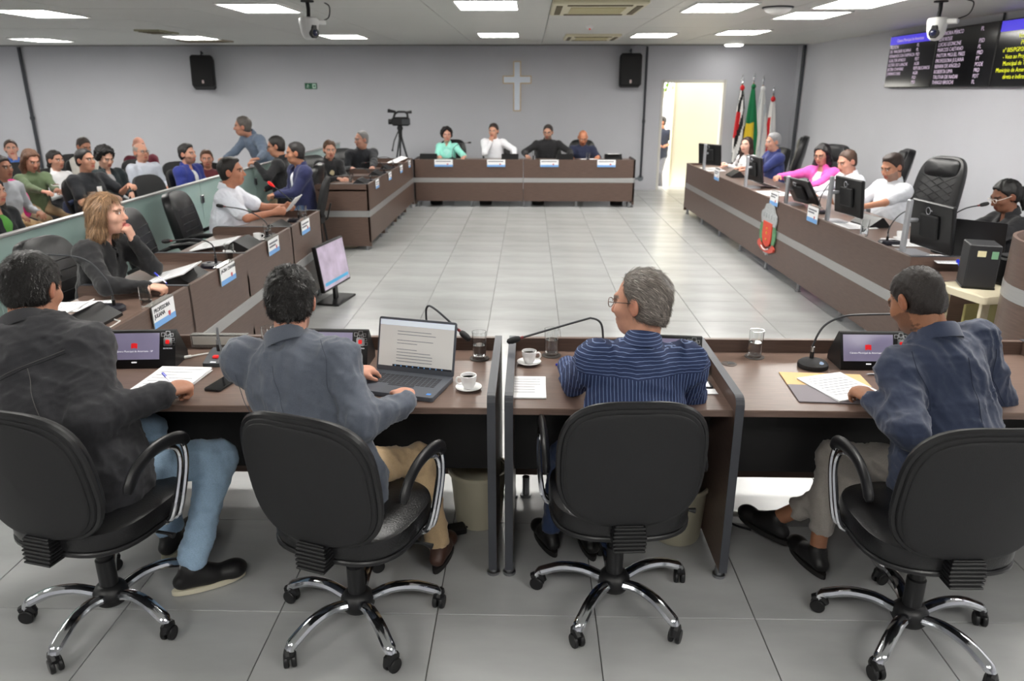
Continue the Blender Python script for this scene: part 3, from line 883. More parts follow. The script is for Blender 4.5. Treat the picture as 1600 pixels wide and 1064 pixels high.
paper('thick stack of notes under the hand of the man in denim', -1.455, 2.785, Z, -3, .215, .295, 8, 7, 'paper_stack', 'papers')
pen('blue pen under the hand on the notes at left', (-1.40, 2.70, .768), (-1.47, 2.765, .790))
paper('half sheet of paper on the desk left of the striped shirt', -.005, 2.765, Z, 0, .155, .225, 2, 6)
pen('short blue pen lying before the man in striped shirt', (.20, 3.03, Z+.0055), (.12, 3.015, Z+.0055))
# folder with papers
t = thing('open_folder', 'tan and grey cardboard folder under papers on the right front desk', 'folder', (1.20, 2.775, Z), -4)
b = BM(); box(b, -.155, .175, .03, .17, 0, .004, .001); obj('tan_flap', b, mat('tan_card', (214, 178, 128), .75), t)
b = BM(); box(b, -.155, .175, -.145, .03, 0, .0045, .001); obj('grey_cover', b, mat('grey_card', (122, 116, 122), .7), t)
b = BM(); prism(b, [(-.015,-.01),(.0,-.02),(.02,-.005),(.012,.012),(-.01,.014)], .0004, T(-.07,.08,.0042)); obj('print_mark', b, M_ink, t)
paper('white papers with pale highlighted lines lying on the open folder', 1.245, 2.785, Z+.0055, 18, .215, .25, 3, 8)
pen('silver pen lying on the right front desk', (1.42, 2.93, Z+.0055), (1.54, 2.935, Z+.0055), M_steel, M_steel)
def phone(label, x, y, z, rz, case=M_blk):
    t = thing('mobile_phone', label, 'phone', (x, y, z), rz)
    b = BM(); prism(b, rrect(.072, .15, .010), .008, bev=.0015); obj('case', b, case, t)
    b = BM(); prism(b, rrect(.066, .144, .008), .0006, T(0, 0, .008)); obj('screen', b, M_scr, t)
phone('black phone lying beside the elbow of the man in grey', -1.235, 2.77, Z, -12)
phone('grey phone on the desk right of the striped shirt', .70, 2.84, Z, 4, M_dgrey)
paper('small white slip beside the grey phone', .715, 2.735, Z, 2, .06, .05, 1, 0)
b = BM(); lathe(b, [(.001,.0),(.032,.0),(.034,.002),(.03,.004),(.001,.003)], 24)
t = thing('cable_grommet', 'dark round cable grommet set in the right front desk', 'grommet', (.875, 3.06, Z-.002)); obj('ring', b, mat('grommet_brown', (72, 62, 58), .5), t)
b = BM(); prism(b, [(-.008,-.01),(.022,-.012),(.026,.0),(.018,.012),(-.006,.010)], .001, T(.0,0,.0042)); obj('opening', b, M_blk, t)

# laptop
def laptop(label, loc, rz, W=.345, D=.235, open_=105, lid_h=.225, page=True, dark=None):
    dk = dark or mat('laptop_grey', (78, 82, 90), .42)
    t = thing('laptop', label, 'laptop', loc, rz)
    b = BM(); prism(b, rrect(W, D, .010), .017, bev=.002); ba = obj('base', b, dk, t)
    if page:
        b = BM()
        for r_ in range(5):
            for c_ in range(14):
                box(b, -.145+c_*.0205, -.145+c_*.0205+.017, .075-r_*.0195-.0155, .075-r_*.0195, .017, .0183, .0004)
        box(b, -.05, .06, -.037, -.0225, .017, .0183, .0004)
        obj('keyboard', b, mat('key_black', (44, 46, 52), .5), ba, smooth=0)
        b = BM(); prism(b, rrect(.11, .065, .004), .0006, T(0, -.075, .0168)); obj('touchpad', b, mat('pad_grey', (70, 73, 80), .35), ba)
        b = BM(); prism(b, rrect(.018, .016, .003), .0006, T(.145, -.085, .0168)); obj('sticker', b, mat('sticker_blue', (60, 130, 210), .4), ba)
    L = T(0, D/2-.006, .015) @ RX(180-open_)   # lid plane: local y runs up the lid
    L = T(0, D/2-.006, .015) @ RX(open_-180) @ RX(180) if False else T(0, D/2-.006, .015) @ RX(180-open_)
    b = BM(); prism(b, rrect(W, lid_h, .010, cy=lid_h/2), .007, L @ T(0, 0, -.007), bev=.0015); ld = obj('lid', b, dk, t)
    if page:
        b = BM(); box(b, -W/2+.008, W/2-.008, .022, lid_h-.010, 0, .0008, M=L); obj('display', b, mat('laptop_page', (190, 188, 184), .3, emit=(196, 194, 190), estr=.35), ld, smooth=0)
        b = BM(); box(b, -W/2+.008, W/2-.008, lid_h-.032, lid_h-.010, .0008, .0012, M=L); obj('browser_bar', b, mat('bar_pale', (214, 222, 232), .3, emit=(214, 224, 236), estr=.35), ld, smooth=0)
        b = BM(); box(b, -.10, W/2-.008, .022, .030, .0008, .0012, M=L); obj('task_bar', b, M_ink, ld, smooth=0)
        b = BM(); rn = random.Random(4)
        for i in range(11):
            y = lid_h-.055-i*.0125
            if i in (2, 5): continue
            box(b, -.085, -.085+rn.choice((.16, .15, .17, .09)), y-.0012, y+.0012, .0008, .0012, M=L)
        obj('document_lines', b, M_print, ld, smooth=0)
        b = BM(); rn = random.Random(5)
        for i in range(9): box(b, -.09+i*.026, -.09+i*.026+.006, .0235, .0285, .0012, .0016, M=L)
        obj('task_icons', b, M_skirt, ld, smooth=0)
    else:
        b = BM(); box(b, -W/2+.008, W/2-.008, .015, lid_h-.010, 0, .0008, M=L); obj('display', b, M_scr, ld, smooth=0)
        b = BM(); box(b, -W/2+.03, W/2-.03, -.02, .08, .017, .0185, .0006); obj('keyboard', b, M_blkm, ba, smooth=0)
    return t
laptop('open grey laptop showing a text page on the front desk', (-.50, 2.765, Z), -15)

# ------------------------------------------------------------------ chairs
def sup(t, w, h, e):   # superellipse point
    c, s = math.cos(t), math.sin(t)
    return (w*abs(c)**(2/e)*(1 if c >= 0 else -1), h*abs(s)**(2/e)*(1 if s >= 0 else -1))

def pad(bm, w, h, th, M, e=3.2, bulge=.012, bend=0.0, n=40, taper=0.0, mi=0):
    """upholstered rounded panel in local XZ, thickness along Y (front = +Y), bend curves it around Z"""
    rings = [(1.0, -.25, 0), (.985, -.42, 0), (.94, -.5, 0), (.6, -.5, -.3*bulge), (.25, -.5, -.5*bulge), (0, -.5, -.5*bulge)]
    rings2 = [(1.0, .2, 0), (.985, .40, 0), (.94, .5, 0), (.6, .5, bulge), (.25, .5, bulge*1.3), (0, .5, bulge*1.4)]
    seq = rings[::-1] + rings2
    vs = []; fs = []
    for (s, yy, ex) in seq:
        for k in range(n):
            x, z = sup(2*math.pi*k/n, w/2*max(s, .001), h/2*max(s, .001), e)
            x *= 1 - taper*(z/(h/2))*.5
            vs.append((x, yy*th + ex + bend*(x*x)/((w/2)**2), z))
    for i in range(len(seq)-1):
        for k in range(n):
            fs.append((i*n+k, i*n+(k+1) % n, (i+1)*n+(k+1) % n, (i+1)*n+k))
    _put(bm, vs, fs, M, mi)

def star_base(t, a0=0, metal=True, r=.30, hub=.11):
    b = BM(); lathe(b, [(.001,hub-.05),(.05,hub-.05),(.062,hub-.03),(.06,hub),(.045,hub+.02),(.032,hub+.025),(.032,.24),(.026,.245),(.026,.40),(.001,.40)], 20); obj('gas_column', b, M_blk, t)
    for k in range(5):
        a = R(a0+72*k); c, s = math.cos(a), math.sin(a)
        b = BM()
        P = [(.045, hub-.012), (.12, hub+.012), (.20, hub+.008), (.265, hub-.018), (r-.006, hub-.035), (r, hub-.052)]
        tube(b, [(c*q[0], s*q[0], q[1]) for q in bez([(p[0], p[1], 0) for p in P], 3)], [.023]*12+[.019]*4, 10, flat=.8)
        lg = obj('base_leg', b, M_chrome if metal else M_blk, t)
        w = BM(); ca = a+1.1+k
        dx, dy = math.cos(ca), math.sin(ca)
        Mw = T(c*r, s*r, .027) @ RZ(math.degrees(ca))
        for sx in (-1, 1):
            lathe(w, [(.001,-.008),(.024,-.008),(.027,-.004),(.027,.004),(.024,.008),(.001,.008)], 16, Mw @ T(0, sx*.013, 0) @ RX(90))
        tube(w, [Mw @ Vector(p) for p in ((-.02,0,.022),(0,0,.034),(.018,0,.03),(.028,0,.012))], [.016,.019,.018,.012], 8)
        tube(w, [Mw @ Vector((0,0,.02)), Mw @ Vector((0,0,.05))], .008, 8)
        obj('caster', w, M_blk, lg)

def task_chair(label, loc, rz, base_rot=0):
    t = thing('office_chair', label, 'office chair', loc, rz, 'black office chairs in the front row')
    star_base(t, base_rot)
    b = BM(); pad(b, .50, .47, .075, T(0, .03, .445) @ RX(90), e=3.0, bulge=.012, bend=.0); obj('seat', b, M_leather, t)
    b = BM(); pad(b, .505, .475, .022, T(0, .03, .402) @ RX(90), e=3.0, bulge=.004); obj('seat_shell', b, M_piping, t)
    b = BM(); box(b, -.09, .09, -.12, .14, .372, .398, .012); tube(b, [(.09,.02,.38),(.27,.03,.375),(.30,.03,.37)], [.006,.006,.011], 8); obj('mechanism', b, M_blk, t)
    TB = T(0, -.228, .700) @ RX(9)
    b = BM(); pad(b, .475, .475, .06, TB, e=3.0, bulge=.02, bend=.035, taper=.0); bk = obj('backrest', b, M_fabric, t)
    b = BM(); n = 48
    tube(b, [TB @ Vector((x, -.006+.035*(x*x)/(.2375**2), z)) for x, z in [sup(2*math.pi*k/n, .2385, .2385, 3.0) for k in range(n+1)]], .0135, 8, caps=False); obj('edge_piping', b, M_piping, bk)
    b = BM(); pad(b, .45, .45, .012, TB @ T(0, -.034, 0), e=3.0, bulge=.012, bend=.035); obj('back_shell', b, M_fabric, bk)
    b = BM()
    for k in range(7):
        z = .384+.0135*k; w_ = .060-.002*abs(k-3)
        box(b, -w_, w_, -.258+.002*k, -.155, z, z+.0085, .003)
        box(b, -w_+.006, w_-.006, -.252+.002*k, -.155, z+.005, z+.0145, .002)
    obj('bellows_bracket', b, M_blk, t)
    for s in (-1, 1):
        x = s*.275
        a = BM()
        P = [(s*.20,.10,.398), (s*.255,.10,.400), (x,.115,.44), (x+s*.008,.16,.58), (x,.17,.66), (x-s*.005,.13,.685), (x-s*.004,.06,.69)]
        tube(a, bez(P, 6), .0105, 8)
        P = [(s*.20,.06,.398), (s*.25,.06,.400), (x,.075,.44), (x+s*.010,.125,.58), (x+s*.003,.135,.65), (x-s*.003,.10,.683), (x-s*.004,.04,.69)]
        tube(a, bez(P, 6), .0105, 8)
        ar = obj('arm_frame', a, M_chrome, t)
        p = BM()
        P = [(x,.185,.655), (x,.17,.685), (x,.11,.705), (x,.02,.705), (x,-.06,.675), (x,-.115,.615)]
        q = bez(P, 5)
        tube(p, q, [.012]+[.024]*(len(q)-2)+[.016], 12, flat=.6); obj('arm_pad', p, M_piping, ar)
    return t

def leather_chair(label, loc, rz, high=True, quilt=False, group=None):
    t = thing('leather_chair', label, 'office chair', loc, rz, group)
    star_base(t, 20, metal=False, r=.31)
    b = BM(); pad(b, .52, .50, .11, T(0, .04, .445) @ RX(90), e=3.4, bulge=.02); obj('seat', b, M_leather, t)
    hh = .74 if high else .52
    TB = T(0, -.235, .50+hh/2) @ RX(12)
    b = BM(); pad(b, .50, hh, .085, TB, e=3.6, bulge=.03, bend=.05, taper=.12); bk = obj('backrest', b, M_leather, t)
    if high:
        b = BM(); pad(b, .36, .20, .05, TB @ T(0, .052, hh*.5-.13), e=3.2, bulge=.02, bend=.02); obj('headrest', b, M_leather, bk)
    b = BM()
    for k in range(5):
        z = -hh/2+.10+k*(hh-.36 if high else hh-.2)/5
        x = .20
        fy = lambda xx: .088+.05*(xx*xx)/.0625 - .02*abs(xx)/.2
        if quilt:
            for s in (-1, 1):
                tube(b, [TB @ Vector((s*xx, fy(xx), z+(xx+.2)*.55)) for xx in (-.18,-.09,0,.09,.18)], .0035, 5)
        else:
            tube(b, [TB @ Vector((xx, fy(xx), z)) for xx in (-.19,-.1,0,.1,.19)], .004, 5)
    obj('stitching', b, M_piping, bk)
    for s in (-1, 1):
        b = BM(); P = [(s*.27,.16,.44), (s*.30,.20,.56), (s*.30,.16,.655), (s*.30,.0,.665), (s*.285,-.16,.61), (s*.26,-.22,.58)]
        q = bez(P, 5); tube(b, q, .017, 8); ar = obj('arm_frame', b, M_blk, t)
        b = BM(); q = bez([(s*.30,.20,.672), (s*.30,.08,.682), (s*.298,-.06,.665)], 6); tube(b, q, [.012]+[.03]*(len(q)-2)+[.014], 10, flat=.5); obj('arm_pad', b, M_leather, ar)
    return t

def audience_chair():
    t = thing('audience_chair', '', 'chair', group='black audience chairs behind the glass partition')
    b = BM(); pad(b, .47, .45, .07, T(0, .03, .44) @ RX(90), e=3.2, bulge=.012); obj('seat', b, M_fabric, t)
    TB = T(0, -.21, .70) @ RX(14)
    b = BM(); pad(b, .46, .46, .055, TB, e=3.0, bulge=.015, bend=.03, n=28); obj('backrest', b, M_fabric, t)
    b = BM(); tube(b, [(0,-.10,.40),(0,-.22,.44),(0,-.27,.62)], .02, 8, flat=.5); obj('back_bar', b, M_blk, t)
    for sx in (-1, 1):
        for sy in (-1, 1):
            b = BM(); tube(b, [(sx*.20, .03+sy*.18, .41), (sx*.23, .03+sy*.22, 0)], .012, 8); obj('leg', b, M_blk, t)
    return t

# ------------------------------------------------------------------ people: signed-distance bodies turned into one surface
def V3(*a): return np.array(a, dtype=np.float64)
def nrm(v):
    l = np.linalg.norm(v)
    return v/l if l > 1e-9 else v
def rotz(a): c, s = math.cos(a), math.sin(a); return np.array([[c,-s,0],[s,c,0],[0,0,1.]])
def rotx(a): c, s = math.cos(a), math.sin(a); return np.array([[1.,0,0],[0,c,-s],[0,s,c]])
def roty(a): c, s = math.cos(a), math.sin(a); return np.array([[c,0,s],[0,1.,0],[-s,0,c]])

class Field:
    def __init__(self, h): self.h = h; self.pr = []
    def cap(self, a, b, ra, rb=None, k=.02, w=None, ratio=1.0, sub=False):
        self.pr.append(('c', np.array(a, float), np.array(b, float), ra, ra if rb is None else rb, k, w, ratio, sub)); return self
    def ell(self, c, r, Rm=None, k=.02, sub=False):
        self.pr.append(('e', np.array(c, float), np.array(r, float), Rm if Rm is not None else np.eye(3), k, sub)); return self
    def plane(self, p, n, k=.01):
        self.pr.append(('p', np.array(p, float), nrm(np.array(n, float)), k)); return self
    def path(self, pts, rs, k=.02, **kw):
        for i in range(len(pts)-1):
            self.cap(pts[i], pts[i+1], rs[i], rs[i+1], k, **kw)
        return self
    def bounds(self, p):
        if p[0] == 'c':
            _, a, b, ra, rb, k, w, ratio, sub = p
            lo = np.minimum(a-ra, b-rb); hi = np.maximum(a+ra, b+rb)
        else:
            _, c, r, Rm, k, sub = p
            e = np.sqrt(((Rm*r[None, :])**2).sum(1)); lo = c-e; hi = c+e
        return lo, hi, k
    def mesh(self):
        h = self.h
        lo = np.array([1e9]*3); hi = -lo
        for p in self.pr:
            if p[0] == 'p' or p[-1]: continue
            l, u, k = self.bounds(p); lo = np.minimum(lo, l); hi = np.maximum(hi, u)
        lo -= 3*h+.012; hi += 3*h+.012
        n = np.ceil((hi-lo)/h).astype(int)+1
        V = np.full(n, 0.05, np.float32)
        ax = [lo[d]+h*np.arange(n[d]) for d in range(3)]
        for p in self.pr:
            if p[0] == 'p':
                _, q, nn, k = p
                D = ((ax[0]-q[0])*nn[0])[:, None, None]+((ax[1]-q[1])*nn[1])[None, :, None]+((ax[2]-q[2])*nn[2])[None, None, :]
                D = D.astype(np.float32)
                t = np.maximum(k-np.abs(V-D), 0)/k
                V = np.maximum(V, D)+t*t*k*.25
                continue
            l, u, k = self.bounds(p)
            m = k+2.5*h
            i0 = np.clip(np.floor((l-m-lo)/h).astype(int), 0, n-1); i1 = np.clip(np.ceil((u+m-lo)/h).astype(int)+1, 1, n)
            if (i1 <= i0).any(): continue
            X = ax[0][i0[0]:i1[0]][:, None, None]; Y = ax[1][i0[1]:i1[1]][None, :, None]; Zz = ax[2][i0[2]:i1[2]][None, None, :]
            S = V[i0[0]:i1[0], i0[1]:i1[1], i0[2]:i1[2]]
            if p[0] == 'c':
                _, a, b, ra, rb, k, w, ratio, sub = p
                px, py, pz = X-a[0], Y-a[1], Zz-a[2]
                d = b-a
                if w is not None:
                    f = 1/ratio-1
                    q = (px*w[0]+py*w[1]+pz*w[2])*f
                    px, py, pz = px+q*w[0], py+q*w[1], pz+q*w[2]
                    d = d+(d@w)*f*w
                L2 = max(float(d@d), 1e-9)
                t = np.clip((px*d[0]+py*d[1]+pz*d[2])/L2, 0, 1)
                D = np.sqrt((px-t*d[0])**2+(py-t*d[1])**2+(pz-t*d[2])**2)-(ra+(rb-ra)*t)
                if w is not None: D = D*(ratio if ratio < 1 else 1)
            else:
                _, c, r, Rm, k, sub = p
                px, py, pz = X-c[0], Y-c[1], Zz-c[2]
                u0 = (px*Rm[0,0]+py*Rm[1,0]+pz*Rm[2,0])/r[0]; u1 = (px*Rm[0,1]+py*Rm[1,1]+pz*Rm[2,1])/r[1]; u2 = (px*Rm[0,2]+py*Rm[1,2]+pz*Rm[2,2])/r[2]
                k0 = np.sqrt(u0*u0+u1*u1+u2*u2)+1e-6
                k1 = np.sqrt((u0/r[0])**2+(u1/r[1])**2+(u2/r[2])**2)+1e-6
                D = k0*(k0-1)/k1
            D = D.astype(np.float32)
            if sub:
                D = -D; t = np.maximum(k-np.abs(S-D), 0)/k
                S[...] = np.maximum(S, D)+t*t*k*.25
            else:
                t = np.maximum(k-np.abs(S-D), 0)/k
                S[...] = np.minimum(S, D)-t*t*k*.25
        return nets(V, lo, h)

def nets(V, lo, h):
    ins = V < 0
    s = [slice(None, -1), slice(1, None)]
    cnt = np.zeros(tuple(np.array(V.shape)-1), np.uint8)
    for i in (0, 1):
        for j in (0, 1):
            for k in (0, 1): cnt += ins[s[i], s[j], s[k]]
    act = (cnt > 0) & (cnt < 8)
    I, J, K = np.nonzero(act)
    idx = np.full(act.shape, -1, np.int32); idx[act] = np.arange(len(I))
    cv = {}
    for i in (0, 1):
        for j in (0, 1):
            for k in (0, 1): cv[i,j,k] = V[I+i, J+j, K+k].astype(np.float64)
    pos = np.zeros((len(I), 3)); c = np.zeros(len(I))
    for a in cv:
        for d in range(3):
            if a[d] == 0:
                b = list(a); b[d] = 1; b = tuple(b)
                va, vb = cv[a], cv[b]
                m = (va < 0) != (vb < 0)
                t = np.where(m, va/np.where(m, va-vb, 1), 0)
                for e in range(3): pos[:, e] += np.where(m, a[e]+(t if e == d else 0), 0)
                c += m
    vt = lo+h*(np.stack([I, J, K], 1)+pos/np.maximum(c, 1)[:, None])
    F = []
    A = ins
    # x edges
    for d in range(3):
        o1, o2 = [(1, 2), (2, 0), (0, 1)][d]
        sl0 = [slice(1, -1)]*3; sl0[d] = slice(None, -1)
        sl1 = [slice(1, -1)]*3; sl1[d] = slice(1, None)
        m = A[tuple(sl0)] != A[tuple(sl1)]
        P = np.array(np.nonzero(m)).T
        if not len(P): continue
        P = P + np.array([0 if e == d else 1 for e in range(3)])
        sg = A[P[:, 0], P[:, 1], P[:, 2]]
        def g(a, b):
            Q = P.copy(); Q[:, o1] -= a; Q[:, o2] -= b
            return idx[Q[:, 0], Q[:, 1], Q[:, 2]]
        q = np.stack([g(1, 1), g(0, 1), g(0, 0), g(1, 0)], 1)
        q[~sg] = q[~sg][:, ::-1]
        F.append(q)
    return vt, np.concatenate(F) if F else np.zeros((0, 4), int)

def vnormals(v, f):
    a = v[f[:, 2]]-v[f[:, 0]]; b = v[f[:, 3]]-v[f[:, 1]]
    n = np.cross(a, b); N = np.zeros_like(v)
    for i in range(4): np.add.at(N, f[:, i], n)
    return N/np.maximum(np.linalg.norm(N, axis=1), 1e-12)[:, None]

def np_obj(name, v, f, m, parent, col=None):
    me = bpy.data.meshes.new(name)
    k = f.shape[1]
    me.vertices.add(len(v)); me.vertices.foreach_set('co', v.astype(np.float32).ravel())
    me.loops.add(len(f)*k); me.loops.foreach_set('vertex_index', f.astype(np.int32).ravel())
    me.polygons.add(len(f)); me.polygons.foreach_set('loop_start', (np.arange(len(f))*k).astype(np.int32))
    me.polygons.foreach_set('use_smooth', np.ones(len(f), bool))
    me.update(calc_edges=True)
    if col is not None:
        at = me.color_attributes.new('col', 'FLOAT_COLOR', 'POINT')
        at.data.foreach_set('color', np.concatenate([col, np.ones((len(col), 1))], 1).astype(np.float32).ravel())
    for x in (m if isinstance(m, (list, tuple)) else [m]): me.materials.append(x)
    o = bpy.data.objects.new(name, me); COL.objects.link(o); o.parent = parent
    return o

def folds(v, f, amp, sc, seed=0, aniso=(1, 1, 1)):
    """cloth folds: warped sine ridges pushed along the normal"""
    rn = np.random.RandomState(seed)
    N = vnormals(v, f)
    p = v*np.array(aniso)
    d = np.zeros(len(v))
    for o in range(3):
        s = sc*(1.7**o)
        ph = rn.uniform(0, 6.28, 6); dr = rn.normal(size=(3, 3)); dr /= np.linalg.norm(dr, axis=1)[:, None]
        q = p@dr.T*s
        w = np.sin(q[:, 0]+1.6*np.sin(q[:, 1]*.7+ph[0])+ph[1])*np.sin(q[:, 2]*.6+ph[2]+.8*np.sin(q[:, 0]*.4))
        d += (1-np.abs(w)**.7*2)*.5/(1.5**o)
    return v+N*(d*amp)[:, None]

SKIN = mat('skin', (190, 140, 118), 0.5, attr=True, noise=0.05, nscale=60, bump=0.06, bscale=300, spec=0.4)
HAIRM = {}
def hair_mat(col):
    if col not in HAIRM:
        HAIRM[col] = mat('hair_%d' % len(HAIRM), col, 0.45, noise=0.3, nscale=60, bump=0.5, bscale=120, stretch=(4, 4, 1))
    return HAIRM[col]
CLOTHM = {}
def cloth(col, kind='cotton'):
    if not isinstance(col, tuple): return col
    if (col, kind) not in CLOTHM:
        CLOTHM[col, kind] = mat('%s_%d' % (kind, len(CLOTHM)), col, 0.85, noise=0.10 if kind != 'denim' else 0.12, nscale=300 if kind != 'denim' else 260, bump=0.2, bscale=420, sheen=0.15)
    return CLOTHM[col, kind]
EYEW = mat('eye_white', (225, 220, 215), 0.2)
EYEI = mat('eye_iris', (40, 26, 20), 0.15)
LENS = mat('spectacle_lens', (235, 240, 240), 0.02, trans=1.0, ior=1.05)

def ik(S, Tt, l1, l2, pole):
    d = Tt-S; L = np.linalg.norm(d)
    L = min(max(L, abs(l1-l2)+.02), l1+l2-.005); dn = nrm(d)
    a = (l1*l1-l2*l2+L*L)/(2*L); hgt = math.sqrt(max(l1*l1-a*a, 0))
    pp = pole-dn*(pole@dn); pp = nrm(pp) if np.linalg.norm(pp) > 1e-6 else V3(0, 0, -1)
    return S+dn*a+pp*hgt, S+dn*L

def hand_field(F, wr, d, n, side, s=1.0, curl=.35, spread=.12, rmin=0, pinch=False):
    """palm + five fingers; d = pointing direction, n = palm normal, side=+1 right hand"""
    d = nrm(d); n = nrm(n-d*(n@d)); x = np.cross(d, n)*side   # towards the thumb
    x = -x if False else x
    kn = wr+d*.085*s
    R0 = lambda r: max(r*s, rmin)
    F.cap(wr+d*.012*s, kn-d*.012*s, R0(.034), R0(.041), .012, w=n, ratio=.5)
    F.ell(wr+d*.04*s+x*.026*s+n*.008*s, V3(.018, .018, .03)*s, np.stack([x, n, d], 1), .014)
    lens = (.068, .078, .072, .055)
    for i in range(4):
        off = (.030-.0195*i)*s
        base = wr+d*(.080-.004*abs(i-1.3))*s+x*off
        fd = nrm(d+x*(spread*(1.2-i)*.8))
        ang = 0; p = base; l = lens[i]*s
        c = curl*(1+.12*i)
        for j, (fr, q) in enumerate(((.45, .9), (.31, 1.15), (.26, .8))):
            ang += c*q
            e = p+(fd*math.cos(ang)+n*math.sin(ang))*l*fr
            F.cap(p, e, R0(.0093-.0008*j-.0006*(i == 3)), R0(.0087-.0009*j-.0006*(i == 3)), .006 if j else .012)
            p = e
    tb = wr+d*.028*s+x*.030*s+n*.004*s
    td = nrm(d*.72+x*.62+n*(.25+.35*curl))
    t1 = tb+td*.036*s; t2 = t1+nrm(td+d*.35-x*.28*curl+n*.3*curl)*.032*s
    F.cap(tb-td*.01*s, t1, R0(.0125), R0(.0105), .012); F.cap(t1, t2, R0(.0102), R0(.0085), .006)

def person(label, head, face, lean=8, side=0, hyaw=0, hpitch=0, hroll=0, skin=(196, 150, 128), hair='short', hcol=(30, 24, 22), sex='m',
           top=(60, 60, 66), topkind='cotton', sleeves='long', collar='shirt', pants=(50, 54, 70), shoes=(24, 22, 22), res=.010,
           hands=None, poles=None, hdirs=None, curls=(.35, .35), build=1.0, hipz=.55, legs='sit', feet=None, knees=None, belly=0.0,
           beard=None, brow=None, glasses=None, jacket_open=None, inner=None, twist=0, hem=None, sock=None, lips=None, standing=False, fold=.006, shoulder=1.0, bald=0, loose=.009, skirt=0.0, headscale=1.0, nolegs=False, shoe_sole=None, tattoo=None, neckside=.25):
    """head = world position of the head centre; face = heading of the torso in degrees (0 looks to +Y, positive turns left)"""
    fem = sex == 'f'
    head = V3(*head)
    root = V3(head[0], head[1], 0)
    t = thing('person', label, 'person', (head[0], head[1], 0))
    Rf = rotz(R(face))
    Rt = Rf@rotx(R(-lean))@roty(R(side))          # torso frame: lean forward positive
    u, fwd, rt = Rt@V3(0,0,1), Rt@V3(0,1,0), Rt@V3(1,0,0)
    Lt = (head[2]-hipz)/max(u[2], .3)              # hip to head along the trunk
    s = min(max(Lt/.735, .86), 1.08)*build
    sh = s*(.93 if fem else 1.0)
    H = head-root
    hs = headscale*(.95 if fem else 1.0)
    P = H-u*Lt
    Rn = Rf@rotx(R(-lean))@roty(R(side*neckside))      # neck and shoulder girdle stay nearly level
    un = Rn@V3(0, 0, 1)
    neck = H-un*.138*hs-fwd*.030
    S0 = H-un*.225*s-fwd*.012
    u = nrm(S0-P); fwd = nrm(fwd-u*(fwd@u)); rt = np.cross(fwd, u); Rt = np.stack([rt, fwd, u], 1)
    Rtw = Rn@rotz(R(twist))
    rs = Rtw@V3(1,0,0)
    hw = (.165 if fem else .19)*s*shoulder
    SL, SR = S0-rs*hw-u*.012, S0+rs*hw-u*.012
    Rh = Rf@rotx(R(-lean*.35))@rotz(R(hyaw))@rotx(R(-hpitch))@roty(R(hroll))
    hl = lambda x, y, z: H+Rh@(V3(x, y, z)*hs)
    # ---------------- arms
    l1, l2 = .295*s, .262*s
    if hands is None: hands = (None, None)
    J = []
    for i, sgn in ((0, -1), (1, 1)):
        S = SL if sgn < 0 else SR
        tg = hands[i]
        if tg is None:
            tg = P+Rf@V3(sgn*.13, .30*s, .10)
            dr = Rf@V3(-sgn*.35, .9, -.25); nn = V3(0, 0, -1)
            if standing: tg = P+Rf@V3(sgn*.27, .10, -.06); dr = V3(0, 0, -1)+Rf@V3(0,.2,0); nn = Rf@V3(-sgn, 0, 0)
        elif isinstance(tg, str):
            if tg == 'chin':
                tg = hl(sgn*.02, .115, -.16); dr = Rh@V3(-sgn*.25, -.15, 1); nn = Rh@V3(0, -1, .1)
        else:
            tg = V3(*tg)-root
            dr = Rf@V3(-sgn*.25, 1, -.1); nn = V3(0, 0, -1)
        if hdirs and hdirs[i] is not None:
            dr, nn = V3(*hdirs[i][0]), V3(*hdirs[i][1])
        pole = Rf@V3(sgn*.55, -.5, -.9)
        if poles and poles[i] is not None: pole = V3(*poles[i])
        E, W = ik(S, tg, l1, l2, pole)
        J.append((S, E, W, dr, nn))
    # ---------------- legs
    hipw = .092*s
    lt, ls = .425*s, .425*s
    LG = []
    for i, sgn in ((0, -1), (1, 1)):
        Hp = P+Rf@V3(sgn*hipw, .0, -.01)
        if feet and feet[i] is not None:
            A = V3(*feet[i])-root
        elif standing:
            A = V3(P[0], P[1], .085)+Rf@V3(sgn*.12, -.02, 0)
        else:
            A = V3(P[0], P[1], .095)+Rf@V3(sgn*.13, .40*s, 0)
        kp = Rf@V3(sgn*.1, 1, 1.0) if not standing else Rf@V3(0, 1, 0)
        if knees and knees[i] is not None: kp = V3(*knees[i])
        K, A = ik(Hp, A, lt, ls, kp)
        LG.append((Hp, K, A))
    sk = np.array(srgb(*skin)[:3])
    # ---------------- skin: one continuous surface from head to hands
    F = Field(.0055 if res < .008 else .0066)
    F.ell(hl(0, -.014, .030), V3(.0765, .096, .087)*hs, Rh, .01)
    F.ell(hl(0, .028, -.030), V3(.061, .066, .083)*hs, Rh, .03)
    F.ell(hl(0, .040, -.078), V3(.047 if fem else .053, .048, .040)*hs, Rh, .025)
    for q in (-1, 1):
        F.ell(hl(q*.040, .058, -.022), V3(.026, .028, .026)*hs, Rh, .02)
        F.ell(hl(q*.031, .100, .010), V3(.018, .016, .011)*hs, Rh, .012, sub=True)
        F.ell(hl(q*.0315, .0805, .010), V3(.0145, .0120, .0115)*hs, Rh, .004)
        F.ell(hl(q*.080, -.010, -.006), V3(.010, .022, .032)*hs, Rh@rotz(q*.35), .008)
        F.ell(hl(q*.091, -.004, -.006), V3(.006, .012, .019)*hs, Rh@rotz(q*.35), .006, sub=True)
    F.cap(hl(-.034, .080, .029), hl(.034, .080, .029), .011*hs, None, .014)
    F.cap(hl(0, .086, .014), hl(0, .108, -.026), .0085*hs, .0135*hs, .010)
    for q in (-1, 1): F.ell(hl(q*.012, .098, -.031), V3(.009, .011, .008)*hs, Rh, .006)
    F.cap(hl(-.016, .088, -.058), hl(.016, .088, -.058), .0085*hs, None, .008)
